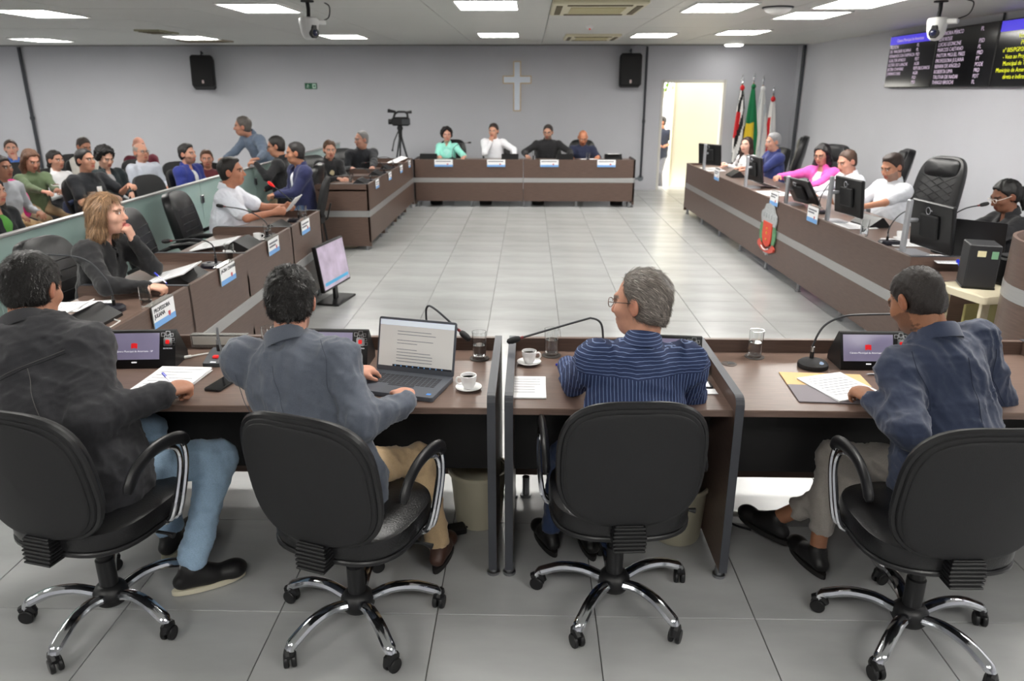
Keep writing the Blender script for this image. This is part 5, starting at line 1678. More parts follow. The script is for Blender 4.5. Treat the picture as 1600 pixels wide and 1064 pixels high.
# ------------------------------------------------------------------ back row, facing the camera
person('woman with curly black hair in mint green jacket', (-1.45, 13.45, 1.125), 172, lean=6, hyaw=22, hpitch=2, skin=(206, 156, 136), hair='curly', hcol=(28, 22, 22), sex='f', top=(150, 226, 210), topkind='suit', collar='v', inner=(170, 232, 220), res=.011, hipz=.58,
    hands=((-1.10, 13.10, .79), (-1.55, 13.12, .79)), nolegs=True, glasses=(150, 60, 60))
person('man in white shirt resting his chin on his hand at the back desk', (-.63, 13.45, 1.195), 176, lean=8, hyaw=-10, hpitch=6, skin=(196, 146, 122), hair='quiff', hcol=(44, 34, 30), top=(234, 235, 240), res=.011, hipz=.58,
    hands=((-.25, 13.15, .80), 'chin'), curls=(.4, .8), poles=((.9, .4, -.2), (-.4, -.5, -1)), nolegs=True)
person('bearded man in black sweater at the back desk', (.32, 13.45, 1.175), 184, lean=10, hyaw=-16, hpitch=10, skin=(190, 144, 122), hair='short', hcol=(52, 46, 44), top=(26, 26, 29), res=.011, hipz=.58, beard=(.75, (120, 110, 102)), glasses=(60, 56, 54), build=1.08, shoulder=1.08,
    hands=((.72, 13.12, .80), (-.05, 13.12, .80)), poles=((.9, .4, -.3), (-.9, .4, -.3)), nolegs=True)
person('bald man in navy shirt looking down at the back desk', (.93, 13.45, 1.085), 178, lean=12, hyaw=4, hpitch=24, skin=(186, 124, 94), hair='none', hcol=(60, 40, 34), top=(34, 40, 66), sleeves='short', collar='v', res=.011, hipz=.58, build=1.05,
    hands=((1.18, 13.14, .79), (.70, 13.14, .79)), beard=(.3, (90, 70, 60)), nolegs=True)
for x, k in ((-1.40, 'woman in mint green'), (-.60, 'man in the white shirt'), (.33, 'bearded man'), (.95, 'bald man')):
    leather_chair('black chair of the %s at the back desk' % k, (x, 13.75, 0), 180, high=False, group='black chairs at the back desk')

# man in the doorway, on the lower ground outside
person('man in dark polo and grey trousers half hidden at the doorway edge', (2.90, 17.15, 1.20), 150, lean=2, hyaw=-50, skin=(176, 122, 96), hair='short', hcol=(30, 26, 24), top=(30, 36, 54), sleeves='short', pants=(96, 98, 108), res=.012, hipz=.50, standing=True,
    feet=((2.98, 17.15, -.25), (2.80, 17.1, -.25), (.1, -1, 0), (-.2, -1, 0)), hands=((3.02, 16.95, .72), (2.86, 16.92, .72)))

# ------------------------------------------------------------------ right row, facing left
person('young woman with long dark hair and white blouse at the right desk', (3.30, 11.75, 1.075), 112, lean=6, hyaw=22, hpitch=-4, skin=(226, 180, 160), hair='long', hcol=(54, 36, 30), sex='f', top=(232, 230, 232), res=.010, hipz=.56, hands=((3.0, 11.6, .79), (3.02, 11.9, .79)), nolegs=True)
person('grey-haired man in blue shirt on the right side', (3.44, 10.95, 1.175), 98, lean=8, hyaw=4, hpitch=6, skin=(202, 150, 130), hair='short', hcol=(150, 150, 152), top=(48, 58, 116), sleeves='rolled', res=.010, hipz=.58, build=1.04, hands=((3.06, 10.8, .80), (3.06, 11.1, .80)), nolegs=True)
person('woman with black hair, glasses and bright pink jacket', (3.45, 9.10, 1.15), 128, lean=10, hyaw=4, hpitch=16, skin=(190, 138, 116), hair='bob', hcol=(22, 18, 20), sex='f', top=(226, 92, 176), topkind='suit', inner=(226, 226, 228), jacket_open=True, collar='v', res=.009, hipz=.56, build=1.05, glasses=(30, 28, 30),
    hands=((3.16, 8.75, .80), (3.02, 9.25, .88)), nolegs=True, poles=(None, (-.3, .9, -.3)))
person('man in white dress shirt looking down at a screen on the right', (3.44, 8.34, 1.135), 96, lean=14, hyaw=10, hpitch=16, skin=(206, 150, 130), hair='crop', hcol=(74, 54, 44), top=(230, 232, 240), res=.009, hipz=.58, hands=((3.08, 8.12, .80), (3.06, 8.5, .80)), nolegs=True)
person('bearded man in white polo shirt reading a sheet on the right', (3.46, 7.34, 1.175), 104, lean=8, hyaw=6, hpitch=20, skin=(196, 142, 116), hair='quiff', hcol=(50, 38, 34), top=(232, 235, 242), sleeves='short', res=.009, hipz=.58, belly=.03, build=1.04, beard=(.6, (110, 100, 94)),
    hands=((3.08, 7.0, .84), (3.05, 7.42, .84)), curls=(.7, .7), hdirs=(((-.95, .1, .1), (0, 1, -.3)), ((-.95, -.1, .1), (0, -1, -.3))), nolegs=True)
person('woman with clear glasses and dark suit working on a black laptop', (3.62, 5.80, 1.105), 92, lean=14, hyaw=0, hpitch=18, skin=(124, 84, 66), hair='ponytail', hcol=(20, 18, 18), sex='f', top=(26, 26, 30), topkind='suit', collar='v', res=.008, hipz=.56, build=1.06, glasses=(226, 220, 212),
    hands=((3.14, 5.58, .76), (3.14, 5.86, .76)), nolegs=True)
leather_chair('tall black chair behind the man in blue, seen edge-on', (3.78, 11.5, 0), 72, group='high-backed black chairs on the right')
leather_chair('tall black chair of the woman in pink', (3.56, 9.44, 0), 122, group='high-backed black chairs on the right')
leather_chair('tall black chair behind the man in the white polo, seen edge-on', (4.05, 8.9, 0), 76, group='high-backed black chairs on the right')
leather_chair('tall quilted black leather chair, empty, nearest on the right', (4.0, 7.7, 0), 120, quilt=True, group='high-backed black chairs on the right')
leather_chair('dark chair of the woman at the black laptop', (4.02, 5.85, 0), 92, high=False, group='high-backed black chairs on the right')
leather_chair('dark chair of the young woman in white', (3.72, 12.05, 0), 100, high=False, group='high-backed black chairs on the right')

# ------------------------------------------------------------------ glass partition and the audience
GX = -3.33
t = thing('glass_partition', 'long frosted green glass partition with aluminium rail before the audience', 'partition', (GX, 0, 0))
yb = 2.9
k = 0
while yb < 13.4:
    ye = min(yb+1.55, 13.4)
    b = BM(); box(b, -.006, .006, yb+.004, ye-.004, .04, .985, .002); obj('pane', b, M_frost, t)
    if yb > 3:
        b = BM(); box(b, -.022, .022, yb-.03, yb+.03, .78, .86, .004); obj('clamp', b, M_steel, t)
        b = BM(); box(b, -.02, .02, yb-.02, yb+.02, 0, .05, .004); obj('post_foot', b, M_steel, t)
    yb = ye
b = BM(); box(b, -.02, .02, 2.9, 13.4, .985, 1.005, .004); obj('top_rail', b, M_alu, t)
b = BM(); box(b, -.02, .02, 2.9, 13.4, 0, .04, .003); obj('floor_channel', b, M_alu, t)

AC = audience_chair(); ACU = [False]
def achair(label, x, y, rz):
    if not ACU[0]:
        ACU[0] = True; AC.location = (x, y, 0); AC.rotation_euler = (0, 0, R(rz)); AC['label'] = label
    else: dup(AC, (x, y, 0), rz, label)
AUD = [
 dict(label='young man in blue shirt with a hand on his cheek, far left of the audience', head=(-7.55, 11.0, 1.06), face=-150, lean=0, hyaw=6, hair='short', hcol=(60, 42, 34), skin=(206, 156, 136), top=(74, 116, 196), pants=(40, 44, 60), hands=('chin', None), curls=(.9, .4)),
 dict(label='woman in olive green blouse looking down at a phone', head=(-5.70, 8.60, 1.11), face=-118, lean=6, hpitch=22, hair='long', hcol=(98, 66, 48), sex='f', skin=(206, 150, 128), top=(92, 108, 78), pants=(146, 122, 92), hands=((-5.35, 8.42, .80), (-5.4, 8.25, .80))),
 dict(label='dark-haired woman in white blouse in the audience', head=(-5.98, 9.50, 1.03), face=-108, lean=0, hpitch=4, hair='ponytail', hcol=(30, 24, 24), sex='f', skin=(196, 144, 122), top=(230, 230, 232), pants=(60, 60, 66)),
 dict(label='man in beige shirt looking down in the back row of the audience', head=(-6.41, 10.9, 1.10), face=-112, lean=2, hpitch=22, hyaw=-6, hair='short', hcol=(48, 36, 32), skin=(186, 132, 108), top=(206, 202, 194), pants=(60, 60, 66)),
 dict(label='man in black t-shirt with a white badge in the audience', head=(-5.01, 8.50, 1.12), face=-112, lean=2, hyaw=8, hair='short', hcol=(32, 28, 28), skin=(202, 148, 124), top=(26, 28, 34), sleeves='short', collar=None, pants=(36, 38, 44), hands=((-4.58, 8.55, .84), (-4.75, 8.25, .74)), build=1.06, belly=.03),
 dict(label='young man with curly dark hair and dark jacket in the audience', head=(-5.23, 9.30, 1.08), face=-118, lean=4, hpitch=22, hair='curly', hcol=(22, 19, 20), skin=(214, 166, 144), top=(30, 42, 46), inner=(150, 150, 152), jacket_open=True, pants=(36, 38, 44)),
 dict(label='bald man in maroon sweater in the back row of the audience', head=(-5.81, 11.3, 1.09), face=-140, lean=0, hair='none', hcol=(90, 70, 60), skin=(204, 146, 126), top=(96, 26, 44), pants=(40, 40, 46)),
 dict(label='balding man with glasses in pale striped shirt in the audience', head=(-5.13, 10.0, 1.09), face=-122, lean=-4, hair='fringe', hcol=(150, 140, 132), skin=(204, 150, 126), top=(198, 204, 216), pants=(120, 116, 110), glasses=(90, 80, 76)),
 dict(label='dark-haired man in bright blue suit sitting beside the glass partition', head=(-4.29, 9.50, 1.11), face=-104, lean=2, hyaw=2, hair='wavy', hcol=(34, 30, 30), skin=(206, 152, 130), top=(48, 60, 140), topkind='suit', inner=(228, 228, 232), jacket_open=True, pants=(48, 58, 120), beard=(.5, (60, 48, 44))),
 dict(label='short-haired woman in maroon top behind the blue suit', head=(-4.35, 10.2, .99), face=-158, lean=0, hpitch=4, hair='wavy', hcol=(86, 60, 44), sex='f', skin=(196, 140, 118), top=(92, 30, 38), pants=(44, 40, 44)),
 dict(label='person in light grey jacket and khaki trousers, pink bag beside, at left edge', head=(-5.42, 7.70, 1.11), face=-104, lean=4, hair='ponytail', hcol=(40, 30, 28), sex='f', skin=(150, 104, 84), top=(152, 154, 160), pants=(196, 164, 122)),
 dict(label='person in green top and black jacket at the left frame edge', head=(-4.50, 6.22, 1.06), face=-100, lean=4, hair='long', hcol=(34, 26, 26), sex='f', skin=(196, 142, 120), top=(26, 28, 32), topkind='suit', inner=(84, 150, 62), jacket_open=True, pants=(30, 32, 40)),
]
WHO = dict(zip([a['label'] for a in AUD], ('young man in blue shirt', 'woman in olive green', 'woman in white blouse', 'man in beige shirt', 'man in black t-shirt', 'curly-haired young man', 'bald man in maroon', 'balding man in pale shirt', 'man in bright blue suit', 'woman in maroon top', 'person in grey jacket', 'person in green top')))
for a in AUD:
    o, j = person(res=.012, hipz=.545 if a['head'][2] > 1.0 else .50, **a)
    f = rotz(R(a['face']))@V3(0, 1, 0)
    achair('black audience chair occupied by the ' + WHO[a['label']], j['P'][0]+f[0]*.06, j['P'][1]+f[1]*.06, a['face'])
for (x, y, rz, k) in ((-7.0, 11.6, -140, 'beside the young man in blue'), (-6.9, 10.2, -125, 'between the man in blue and the woman in white'), (-5.5, 10.75, -125, 'behind the balding man in pale shirt'), (-4.75, 10.4, -125, 'behind the man in the blue suit, second row'),
                      (-4.30, 8.75, -110, 'next to the glass partition before the blue suit'), (-6.45, 7.6, -115, 'behind the woman in olive green')):
    achair('empty black audience chair ' + k, x, y, rz)
achair('black chair under the man in the navy blazer', -2.58, 8.64, 100)

# ------------------------------------------------------------------ left desk items (users on the -X side: rz = -90)
terminal('voting terminal near the empty place, partly under loose sheets', -2.24, 3.58, -90, low=.5)
terminal('voting terminal of the woman in the black blouse', -2.12, 4.46, -90, low=.5)
terminal('voting terminal at the empty leather chair', -2.15, 5.50, -90, low=.5)
terminal('voting terminal before the man in the white polo', -2.12, 6.22, -90, low=.5)
def tilted_sheet(label, x, y, z, rz, w=.21, h=.297, n=3, tilt=0, **kw):
    return paper(label, x, y, z, rz, w, h, n, 9, tilt=tilt, **kw)
tilted_sheet('loose printed sheets with a pen on the nearest left desk place', -2.38, 3.56, .79, -86, tilt=20)
tilted_sheet('sheets farther from the camera on the nearest left desk place', -2.46, 3.88, .742, -78, n=2)
pen('blue-capped pen lying on the loose sheets at far left', (-2.42, 3.44, .786), (-2.38, 3.57, .797))
tilted_sheet('open notebook pages under the hand of the woman in black', -2.18, 4.40, .80, -84, w=.34, h=.26, n=5, tilt=16)
tilted_sheet('single sheet beneath the notebook of the woman in black', -2.30, 4.24, .742, -88, n=1)
tilted_sheet('white papers on the table before the empty leather chair', -2.36, 5.50, .77, -84, w=.30, h=.30, n=4, tilt=10)
tilted_sheet('small white booklet beside the terminal of the man in polo', -2.12, 6.05, .742, -70, w=.15, h=.21, n=3)
pen('blue pen held by the woman in the black blouse', (-2.09, 4.13, .815), (-2.17, 4.17, .865))
# the sheet held up by the man in polo
t = thing('paper_sheet', 'sheet of paper held up in both hands by the man in polo', 'paper', (-2.14, 6.62, .86), -88)
b = BM(); box(b, -.12, .12, -.004, .0, -.02, .15, 0, RX(-40)); obj('sheets', b, M_paper, t, smooth=0)
glass('water glass by the name card PROFESSORA JULIANA', -2.08, 3.86, Z, .35, False)
glass('water glass by the name card JACIRA CHAVARE', -2.07, 4.98+.05, Z, .3, False)
glass('tall glass behind the third name card on the left desk', -2.07, 5.82, Z, .6, False)
glass('glass at the far end of the near left desk', -2.07, 6.80, Z, .4, False)
cup('coffee cup beside the dark blue microphone base', -2.12, 5.12, Z, 30)
cup('coffee cup by the third name card on the left desk', -2.14, 5.78, Z, 20, False)
mic('microphone beside the loose sheets, neck reaching left', (-2.26, 3.55+.26, Z), -90, [(0,.03,.03),(0,.03,.10),(0,.0,.19),(-.02,-.12,.285),(-.04,-.42,.30)], 'slab')
mic('dark blue microphone base beside the name card JACIRA CHAVARE', (-2.12, 4.86, Z), -90, [(0,.02,.03),(0,.02,.10),(0,.0,.16),(0,-.10,.19),(0,-.28,.175)], 'navy')
mic('microphone by the third name card with a long bent neck', (-2.12, 5.62+.3, Z), -90, [(0,.02,.03),(0,.02,.09),(0,-.02,.15),(0,-.15,.22),(0,-.33,.25)], 'slab')
mic('red-lit microphone before the face of the man in polo', (-2.10, 6.68, Z), -90, [(0,.02,.03),(0,.02,.10),(0,-.02,.17),(0,-.10,.25),(0,-.19,.325)], 'slab', lit=True, foam=M_red)
# white cables by the terminals
def cable(label, pts, m=None, r=.0035):
    q = Vector(pts[0]); t = thing('cable', label, 'cable', pts[0])
    b = BM(); tube(b, [p-q for p in bez(pts, 8)], r, 6); obj('wire', b, m or M_white, t)
    b = BM(); d = Vector(pts[1])-q; d.normalize(); tube(b, [(0,0,0), d*.03], r*2, 8); obj('plug', b, m or M_white, t)
    return t
cable('white cable looping behind the loose sheets on the left desk', [(-2.25, 3.70, .745), (-2.12, 3.62, .746), (-2.05, 3.52, .77), (-2.10, 3.46, .746), (-2.22, 3.44, .745), (-2.3, 3.42, .745)])
cable('white cable behind the left front voting terminal', [(-1.52, 3.06, .75), (-1.44, 3.12, .748), (-1.38, 3.14, .75), (-1.34, 3.10, .748)])
cable('black power cord hanging below the right front desk', [(.98, 3.02, .50), (.96, 3.0, .35), (.90, 3.0, .22), (.93, 2.98, .10), (.92, 2.95, .02), (1.0, 2.9, .01)], M_blk, .005)
# acrylic strip lying on the front lip
t = thing('acrylic_holder', 'clear acrylic card holder on the front desk lip', 'card holder', (-1.42, FY-.03, .80))
b = BM(); box(b, -.13, .13, -.004, .0, -.055, .006); box(b, -.13, .13, -.004, .03, .004, .007); obj('strip', b, M_acrylic, t, smooth=0)
b = BM(); box(b, -.12, .12, -.0055, -.004, -.04, .0); obj('insert', b, mat('pale_insert', (206, 204, 198), .5), t, smooth=0)

# floor monitor leaning near the left desk
t = thing('floor_monitor', 'flat monitor standing on the floor beside the left desk, screen lit', 'monitor', (-1.79, 6.70, 0), 80)
Mm = T(0, 0, .14) @ RX(-8)
b = BM(); box(b, -.29, .29, -.02, .02, 0, .42, .006, Mm); mo = obj('housing', b, M_bez, t)
b = BM(); box(b, -.275, .275, -.0225, -.019, .02, .405, M=Mm); obj('display', b, mat('monitor_picture', (156, 146, 166), .2, emit=(176, 160, 176), estr=.5, noise=.35, nscale=7), mo, smooth=0)
b = BM(); box(b, -.25, .25, -.0232, -.0225, .05, .08, M=Mm); obj('caption_bar', b, mat('caption_blue', (70, 150, 190), .3, emit=(70, 150, 190), estr=.4), mo, smooth=0)
b = BM(); box(b, -.20, .20, -.10, .12, 0, .02, .004); box(b, -.03, .03, .0, .03, .02, .3, .004); obj('stand', b, M_blk, t)

# ------------------------------------------------------------------ far left and back desk items
terminal('closed black terminal before the woman in mint green', -1.72, 13.0, 180, .751, low=.6)
terminal('black terminal at the elbow of the man in white shirt', -.33, 13.0, 180, .751, low=.6)
terminal('black terminal between the bearded man and the bald man', .60, 13.0, 180, .751, low=.6)
terminal('black terminal at the right end of the back desk', 1.42, 13.0, 180, .751, low=.6)
glass('water glass before the bearded man at the back desk', .08, 12.95, .751, .5, False)
glass('water glass before the bald man at the back desk', .98, 12.85, .751, .4, False)
mic('thin microphone before the woman in mint green', (-1.30, 12.86, .751), 180, [(0,0,.03),(0,0,.12),(-.03,-.02,.20),(-.12,-.05,.26),(-.27,-.10,.275)], 'round')
paper('white sheet on the right end terminal of the back desk', 1.42, 12.985, .8435, 8, .2, .12, 1, 0)
paper('blue and white papers before the bald man', 1.02, 13.02, .752, 12, .3, .2, 2, 4)
tilted_sheet('white sheet at the near end of the farther left desk', -2.25, 9.22, .742, -80, w=.30, h=.26, n=2)
tilted_sheet('tilted white papers at the far end of the left desk row', -2.12, 12.2, .80, -60, w=.30, h=.26, n=3, tilt=20)
for y, k in ((9.5, 'nearest'), (10.45, 'second'), (11.2, 'third')):
    terminal('%s dark terminal on the farther left desk row' % k, -2.12, y, -90, low=.5)
    mic('%s microphone on the farther left desk row' % k, (-2.08, y+.28, Z), -90, [(0,.02,.03),(0,.02,.10),(0,-.04,.16),(0,-.14,.17),(0,-.25,.15)], 'slab')
glass('water glass before the young woman in the black hoodie', -2.3, 9.72, Z, .4, False)
cup('white cup near the far end of the left desk row', -2.15, 12.0-.1, Z, 0, False)

# ------------------------------------------------------------------ right desk items (users on the +X side: rz = 90)
def rx(y): return 2.475+(12.05-y)*math.tan(R(1.3))
def monitor(label, y, tilt, yaw, dx=.20, size=(.50, .30), z=.75, post=.26, off=0):
    """seen from behind: silver column at the public edge, dark panel towards the user"""
    t = thing('desk_monitor', label, 'monitor', (rx(y)+.12, y, z), 90+yaw)
    b = BM(); box(b, -.022, .022, .03, .06, .0, post+size[1]/2-.02, .006); tube(b, [(0,.045,post),(0,-.03,post)], .016, 8); obj('column', b, mat('silver_plastic', (176, 178, 184), .35, metal=.5), t)
    b = BM(); prism(b, rrect(.22, .18, .03), .012, T(0, -.02, 0)); obj('foot_plate', b, MATS['silver_plastic'], t)
    Mm = T(off, -.035, post-.02) @ RX(tilt)
    w, h = size
    b = BM(); box(b, -w/2, w/2, -.03, .0, -h/2, h/2, .008, Mm); pn = obj('panel', b, M_bez, t)
    b = BM(); box(b, -w/2+.01, w/2-.01, -.0325, -.029, -h/2+.012, h/2-.01, M=Mm); obj('display', b, M_scr, pn, smooth=0)
    b = BM(); box(b, -.10, .10, -.002, .02, -.08, .08, .008, Mm); obj('rear_cover', b, M_blkm, pn)
    b = BM(); n = 20
    tube(b, [Mm @ Vector((.06*0+.024*math.cos(2*math.pi*k/n), .0215, .11+.024*math.sin(2*math.pi*k/n))) for k in range(n+1)], .002, 6, caps=False)
    obj('round_logo', b, MATS['silver_plastic'], pn)
    text_obj('logo_lettering', 'DELL', .012, MATS['silver_plastic'], pn, Mm @ T(0, .001, .104) @ RZ(180) @ RX(90), 'CENTER', .001)
monitor('black monitor nearest on the right desk, silver column before it', 5.38, -6, 5, size=(.48, .33), post=.24, off=-.15)
monitor('second black monitor from the near end of the right desk', 6.74, -6, 6, size=(.46, .32), post=.26, off=-.15)
monitor('tilted dark monitor before the woman in pink', 7.80, -32, 10, size=(.50, .30), post=.16, off=-.12)
monitor('dark monitor before the man in blue on the right desk', 9.2, -8, 6, size=(.46, .30), post=.24)
monitor('farthest dark monitor on the right desk, seen edge-on', 11.3, -6, 30, size=(.46, .30), post=.24)
glass('water glass on the right desk before the man in polo', rx(6.05)+.10, 6.05, .751, .45, False, s=1.05)
cup('coffee cup beside the nearest monitor on the right desk', rx(5.95)+.33, 5.92, .751, 90)
tilted_sheet('white sheets under the microphone at the near end of the right desk', rx(5.75)+.28, 5.75, .752, 84, w=.3, h=.26)
tilted_sheet('papers spread before the nearest monitor of the right desk', rx(5.2)+.28, 5.16, .752, 80, w=.3, h=.21, n=2)
tilted_sheet('white papers before the second monitor on the right desk', rx(6.5)+.22, 6.52, .752, 95, w=.34, h=.26)
tilted_sheet('papers with green markings before the woman in pink', rx(8.6)+.22, 8.62, .752, 95, w=.4, h=.3, n=4)
tilted_sheet('pale blue sheet lifted by the woman in pink', rx(9.15)+.30, 9.2, .79, 110, w=.3, h=.24, n=2, tilt=18)
tilted_sheet('papers at the far end of the right desk', rx(11.2)+.2, 11.3, .752, 90, w=.5, h=.3, n=5)
# sheet in the hands of the man in polo
t = thing('paper_sheet', 'curved white sheet held by the bearded man in polo', 'paper', (3.0, 7.22, .82), 96)
b = BM(); vs = []; n = 8
for i in range(n+1):
    a = i/n; vs += [(-.15+.3*a, .02*math.sin(a*3.1), -.03), (-.15+.3*a, .07+.03*math.sin(a*3.1), .15)]
m0 = len(vs); vs += [(v[0], v[1]+.0015, v[2]) for v in vs]
fs = [(2*i, 2*i+2, 2*i+3, 2*i+1) for i in range(n)]+[(m0+2*i, m0+2*i+1, m0+2*i+3, m0+2*i+2) for i in range(n)]
_put(b, vs, fs); obj('sheets', b, M_paper, t)
terminal('black terminal with blue light before the bearded man in polo', rx(6.75)+.38, 6.55, 100, .752, low=.55)
terminal('black terminal before the man in blue on the right desk', rx(10.5)+.3, 10.4, 90, .752, low=.55)
mic('microphone with dark base in front of the nearest right monitor', (rx(5.72)+.14, 5.70, .751), 90, [(0,.02,.03),(0,.02,.12),(0,-.02,.20),(.0,-.08,.25),(.02,-.16,.26)], 'slab')
mic('microphone rising between the two men in white', (rx(7.1)+.2, 7.2, .751), 90, [(0,.02,.03),(0,.02,.14),(0,-.02,.24),(.02,-.07,.30),(.04,-.12,.31)], 'slab')
mic('microphone before the woman with clear glasses', (3.02, 5.42, .75), 90, [(0,.02,.03),(0,.02,.16),(0,-.02,.26),(-.03,-.08,.32),(-.05,-.18,.35)], 'slab')
laptop('black laptop seen from behind before the woman with clear glasses', (3.17, 5.27, .751), 138, .38, .25, 108, .28, page=False, dark=M_blk)

# beige table with computer tower and printer
t = thing('school_table', 'beige laminate table holding a black computer tower', 'table', (2.92, 4.52, 0), 14)
b = BM(); prism(b, rrect(.62, .38, .03), .045, T(0, 0, .675), bev=.006); obj('table_top', b, M_beige, t)
for sx in (-1, 1):
    for sy in (-1, 1):
        b = BM(); box(b, sx*.26-.03, sx*.26+.03, sy*.15-.012, sy*.15+.012, 0, .676, .004); obj('leg', b, M_beige, t)
b = BM(); box(b, -.24, .24, .0, .02, .25, .62, .004); obj('back_panel', b, mat('olive_panel', (150, 142, 92), .7), t)
t = thing('computer_tower', 'small black computer tower with stickers on the beige table', 'computer', (2.76, 4.54, .722), -18)
b = BM(); box(b, -.085, .085, -.10, .10, .012, .27, .006); ct = obj('case', b, mat('tower_black', (34, 34, 37), .55), t)
b = BM(); box(b, -.09, .09, -.09, .09, 0, .013, .003); obj('foot_stand', b, M_blk, t)
b = BM(); box(b, -.04, .005, -.1015, -.100, .20, .235); obj('white_sticker', b, mat('sticker_cream', (205, 196, 160), .6), ct, smooth=0)
b = BM(); box(b, .035, .07, -.1015, -.100, .19, .235); obj('green_sticker', b, mat('sticker_green', (110, 150, 120), .6), ct, smooth=0)
t = thing('desktop_printer', 'black printer with grey panel behind the computer tower', 'printer', (3.07, 4.56, .722), 14)
b = BM(); box(b, -.15, .15, -.12, .12, 0, .17, .012); pb = obj('body', b, M_blk, t)
b = BM(); box(b, -.12, .10, -.124, -.118, .05, .13, .002); obj('grey_panel', b, M_dgrey, pb)
b = BM(); box(b, -.13, .13, -.05, .11, .17, .185, .004); obj('scanner_lid', b, M_blkm, pb)
cable('blue network cable hanging by the computer tower', [(2.93, 5.06, .765), (2.80, 4.76, .70), (2.66, 4.70, .52), (2.64, 4.68, .35), (2.66, 4.7, .02)], M_blue, .006)
cable('thin grey cord dangling from the beige table edge', [(2.84, 4.36, .728), (2.79, 4.27, .715), (2.775, 4.25, .6), (2.76, 4.24, .5), (2.75, 4.24, .3), (2.76, 4.24, .01)], M_dgrey, .004)

# rounded pulpit at the right edge
t = thing('curved_pulpit', 'curved brown pulpit with aluminium band at the right frame edge', 'pulpit', (2.98, 3.85, 0))
def curved(b, r, z0, z1, th=.02, a0=100, a1=260, n=24):
    vs = []; fs = []
    for i in range(n+1):
        a = R(a0+(a1-a0)*i/n); c, s_ = math.cos(a), math.sin(a)
        for rr in (r, r-th):
            vs += [(rr*c*.9, rr*s_, z0), (rr*c*.9, rr*s_, z1)]
    for i in range(n):
        k = i*4; l = k+4
        fs += [(k, l, l+1, k+1), (k+2, k+3, l+3, l+2), (k+1, l+1, l+3, k+3), (k, k+2, l+2, l)]
    fs += [(0, 1, 3, 2), (n*4, n*4+2, n*4+3, n*4+1)]
    _put(b, vs, fs)
b = BM(); curved(b, .45, .06, .80, a0=95, a1=300); obj('lower_panel', b, M_wood, t)
b = BM(); curved(b, .453, .80, .88, a0=95, a1=300); obj('aluminium_band', b, M_alu, t)
b = BM(); curved(b, .45, .88, 1.12, a0=95, a1=300); obj('upper_panel', b, M_wood, t)
b = BM(); lathe(b, [(.001, .0), (.44, .0), (.44, .02), (.001, .02)], 40, T(0, 0, 1.0) @ Matrix.Diagonal((.9, 1, 1, 1))); obj('shelf_top', b, M_woodtop, t)
b = BM(); curved(b, .458, .34, .80, th=.004, a0=196, a1=232); pl = obj('poster', b, mat('poster_pale', (170, 164, 160), .5), t)
b = BM(); curved(b, .4595, .50, .62, th=.002, a0=200, a1=207); obj('red_mark', b, mat('poster_red', (196, 70, 50), .5), pl)
b = BM(); curved(b, .4595, .74, .76, th=.002, a0=202, a1=228); obj('frame_line', b, M_dgrey, pl)

# ------------------------------------------------------------------ video camera on a tripod
t = thing('video_camera', 'black video camera on a tripod behind the farther left desk', 'video camera', (-2.33, 13.85, 0))
for k in range(3):
    a = R(90+120*k+20)
    b = BM(); tube(b, [(0, 0, 1.10), (math.cos(a)*.30, math.sin(a)*.30, .0)], [.017, .011], 8)
    tube(b, [(math.cos(a+.12)*.02, math.sin(a+.12)*.02, 1.10), (math.cos(a+.05)*.2, math.sin(a+.05)*.2, .40)], .009, 6); obj('tripod_leg', b, M_dgrey, t)
b = BM(); cyl(b, 0, 0, 1.02, 1.22, .035, 14); sphere(b, (0, 0, 1.22), .055); obj('tripod_head', b, M_blkm, t)
b = BM(); tube(b, [(-.02, .02, 1.20), (-.12, .03, 1.0), (-.16, .03, .84)], .011, 8); sphere(b, (-.16, .03, .83), .02); obj('pan_handle', b, M_blk, t)
b = BM(); box(b, -.14, .18, -.08, .08, 1.26, 1.41, .03); cb = obj('camera_body', b, M_blk, t)
b = BM(); box(b, .05, .20, -.09, -.07, 1.28, 1.38, .006); obj('side_screen', b, M_dgrey, cb)
b = BM(); tube(b, [(-.11, 0, 1.39), (-.08, 0, 1.47), (-.02, 0, 1.50), (.1, 0, 1.50), (.14, 0, 1.47), (.15, 0, 1.39)], .020, 8); obj('top_handle', b, M_blk, cb)
b = BM(); tube(b, [(-.20, -.02, 1.52), (-.06, -.02, 1.50)], [.035, .02], 10); obj('microphone', b, M_blkm, cb)
b = BM(); tube(b, [(.12, 0, 1.49), (.22, 0, 1.50)], [.02, .028], 10); obj('viewfinder', b, M_blk, cb)
b = BM(); tube(b, [(-.13, 0, 1.33), (-.20, 0, 1.33)], [.045, .05], 14); obj('lens', b, M_blk, cb)

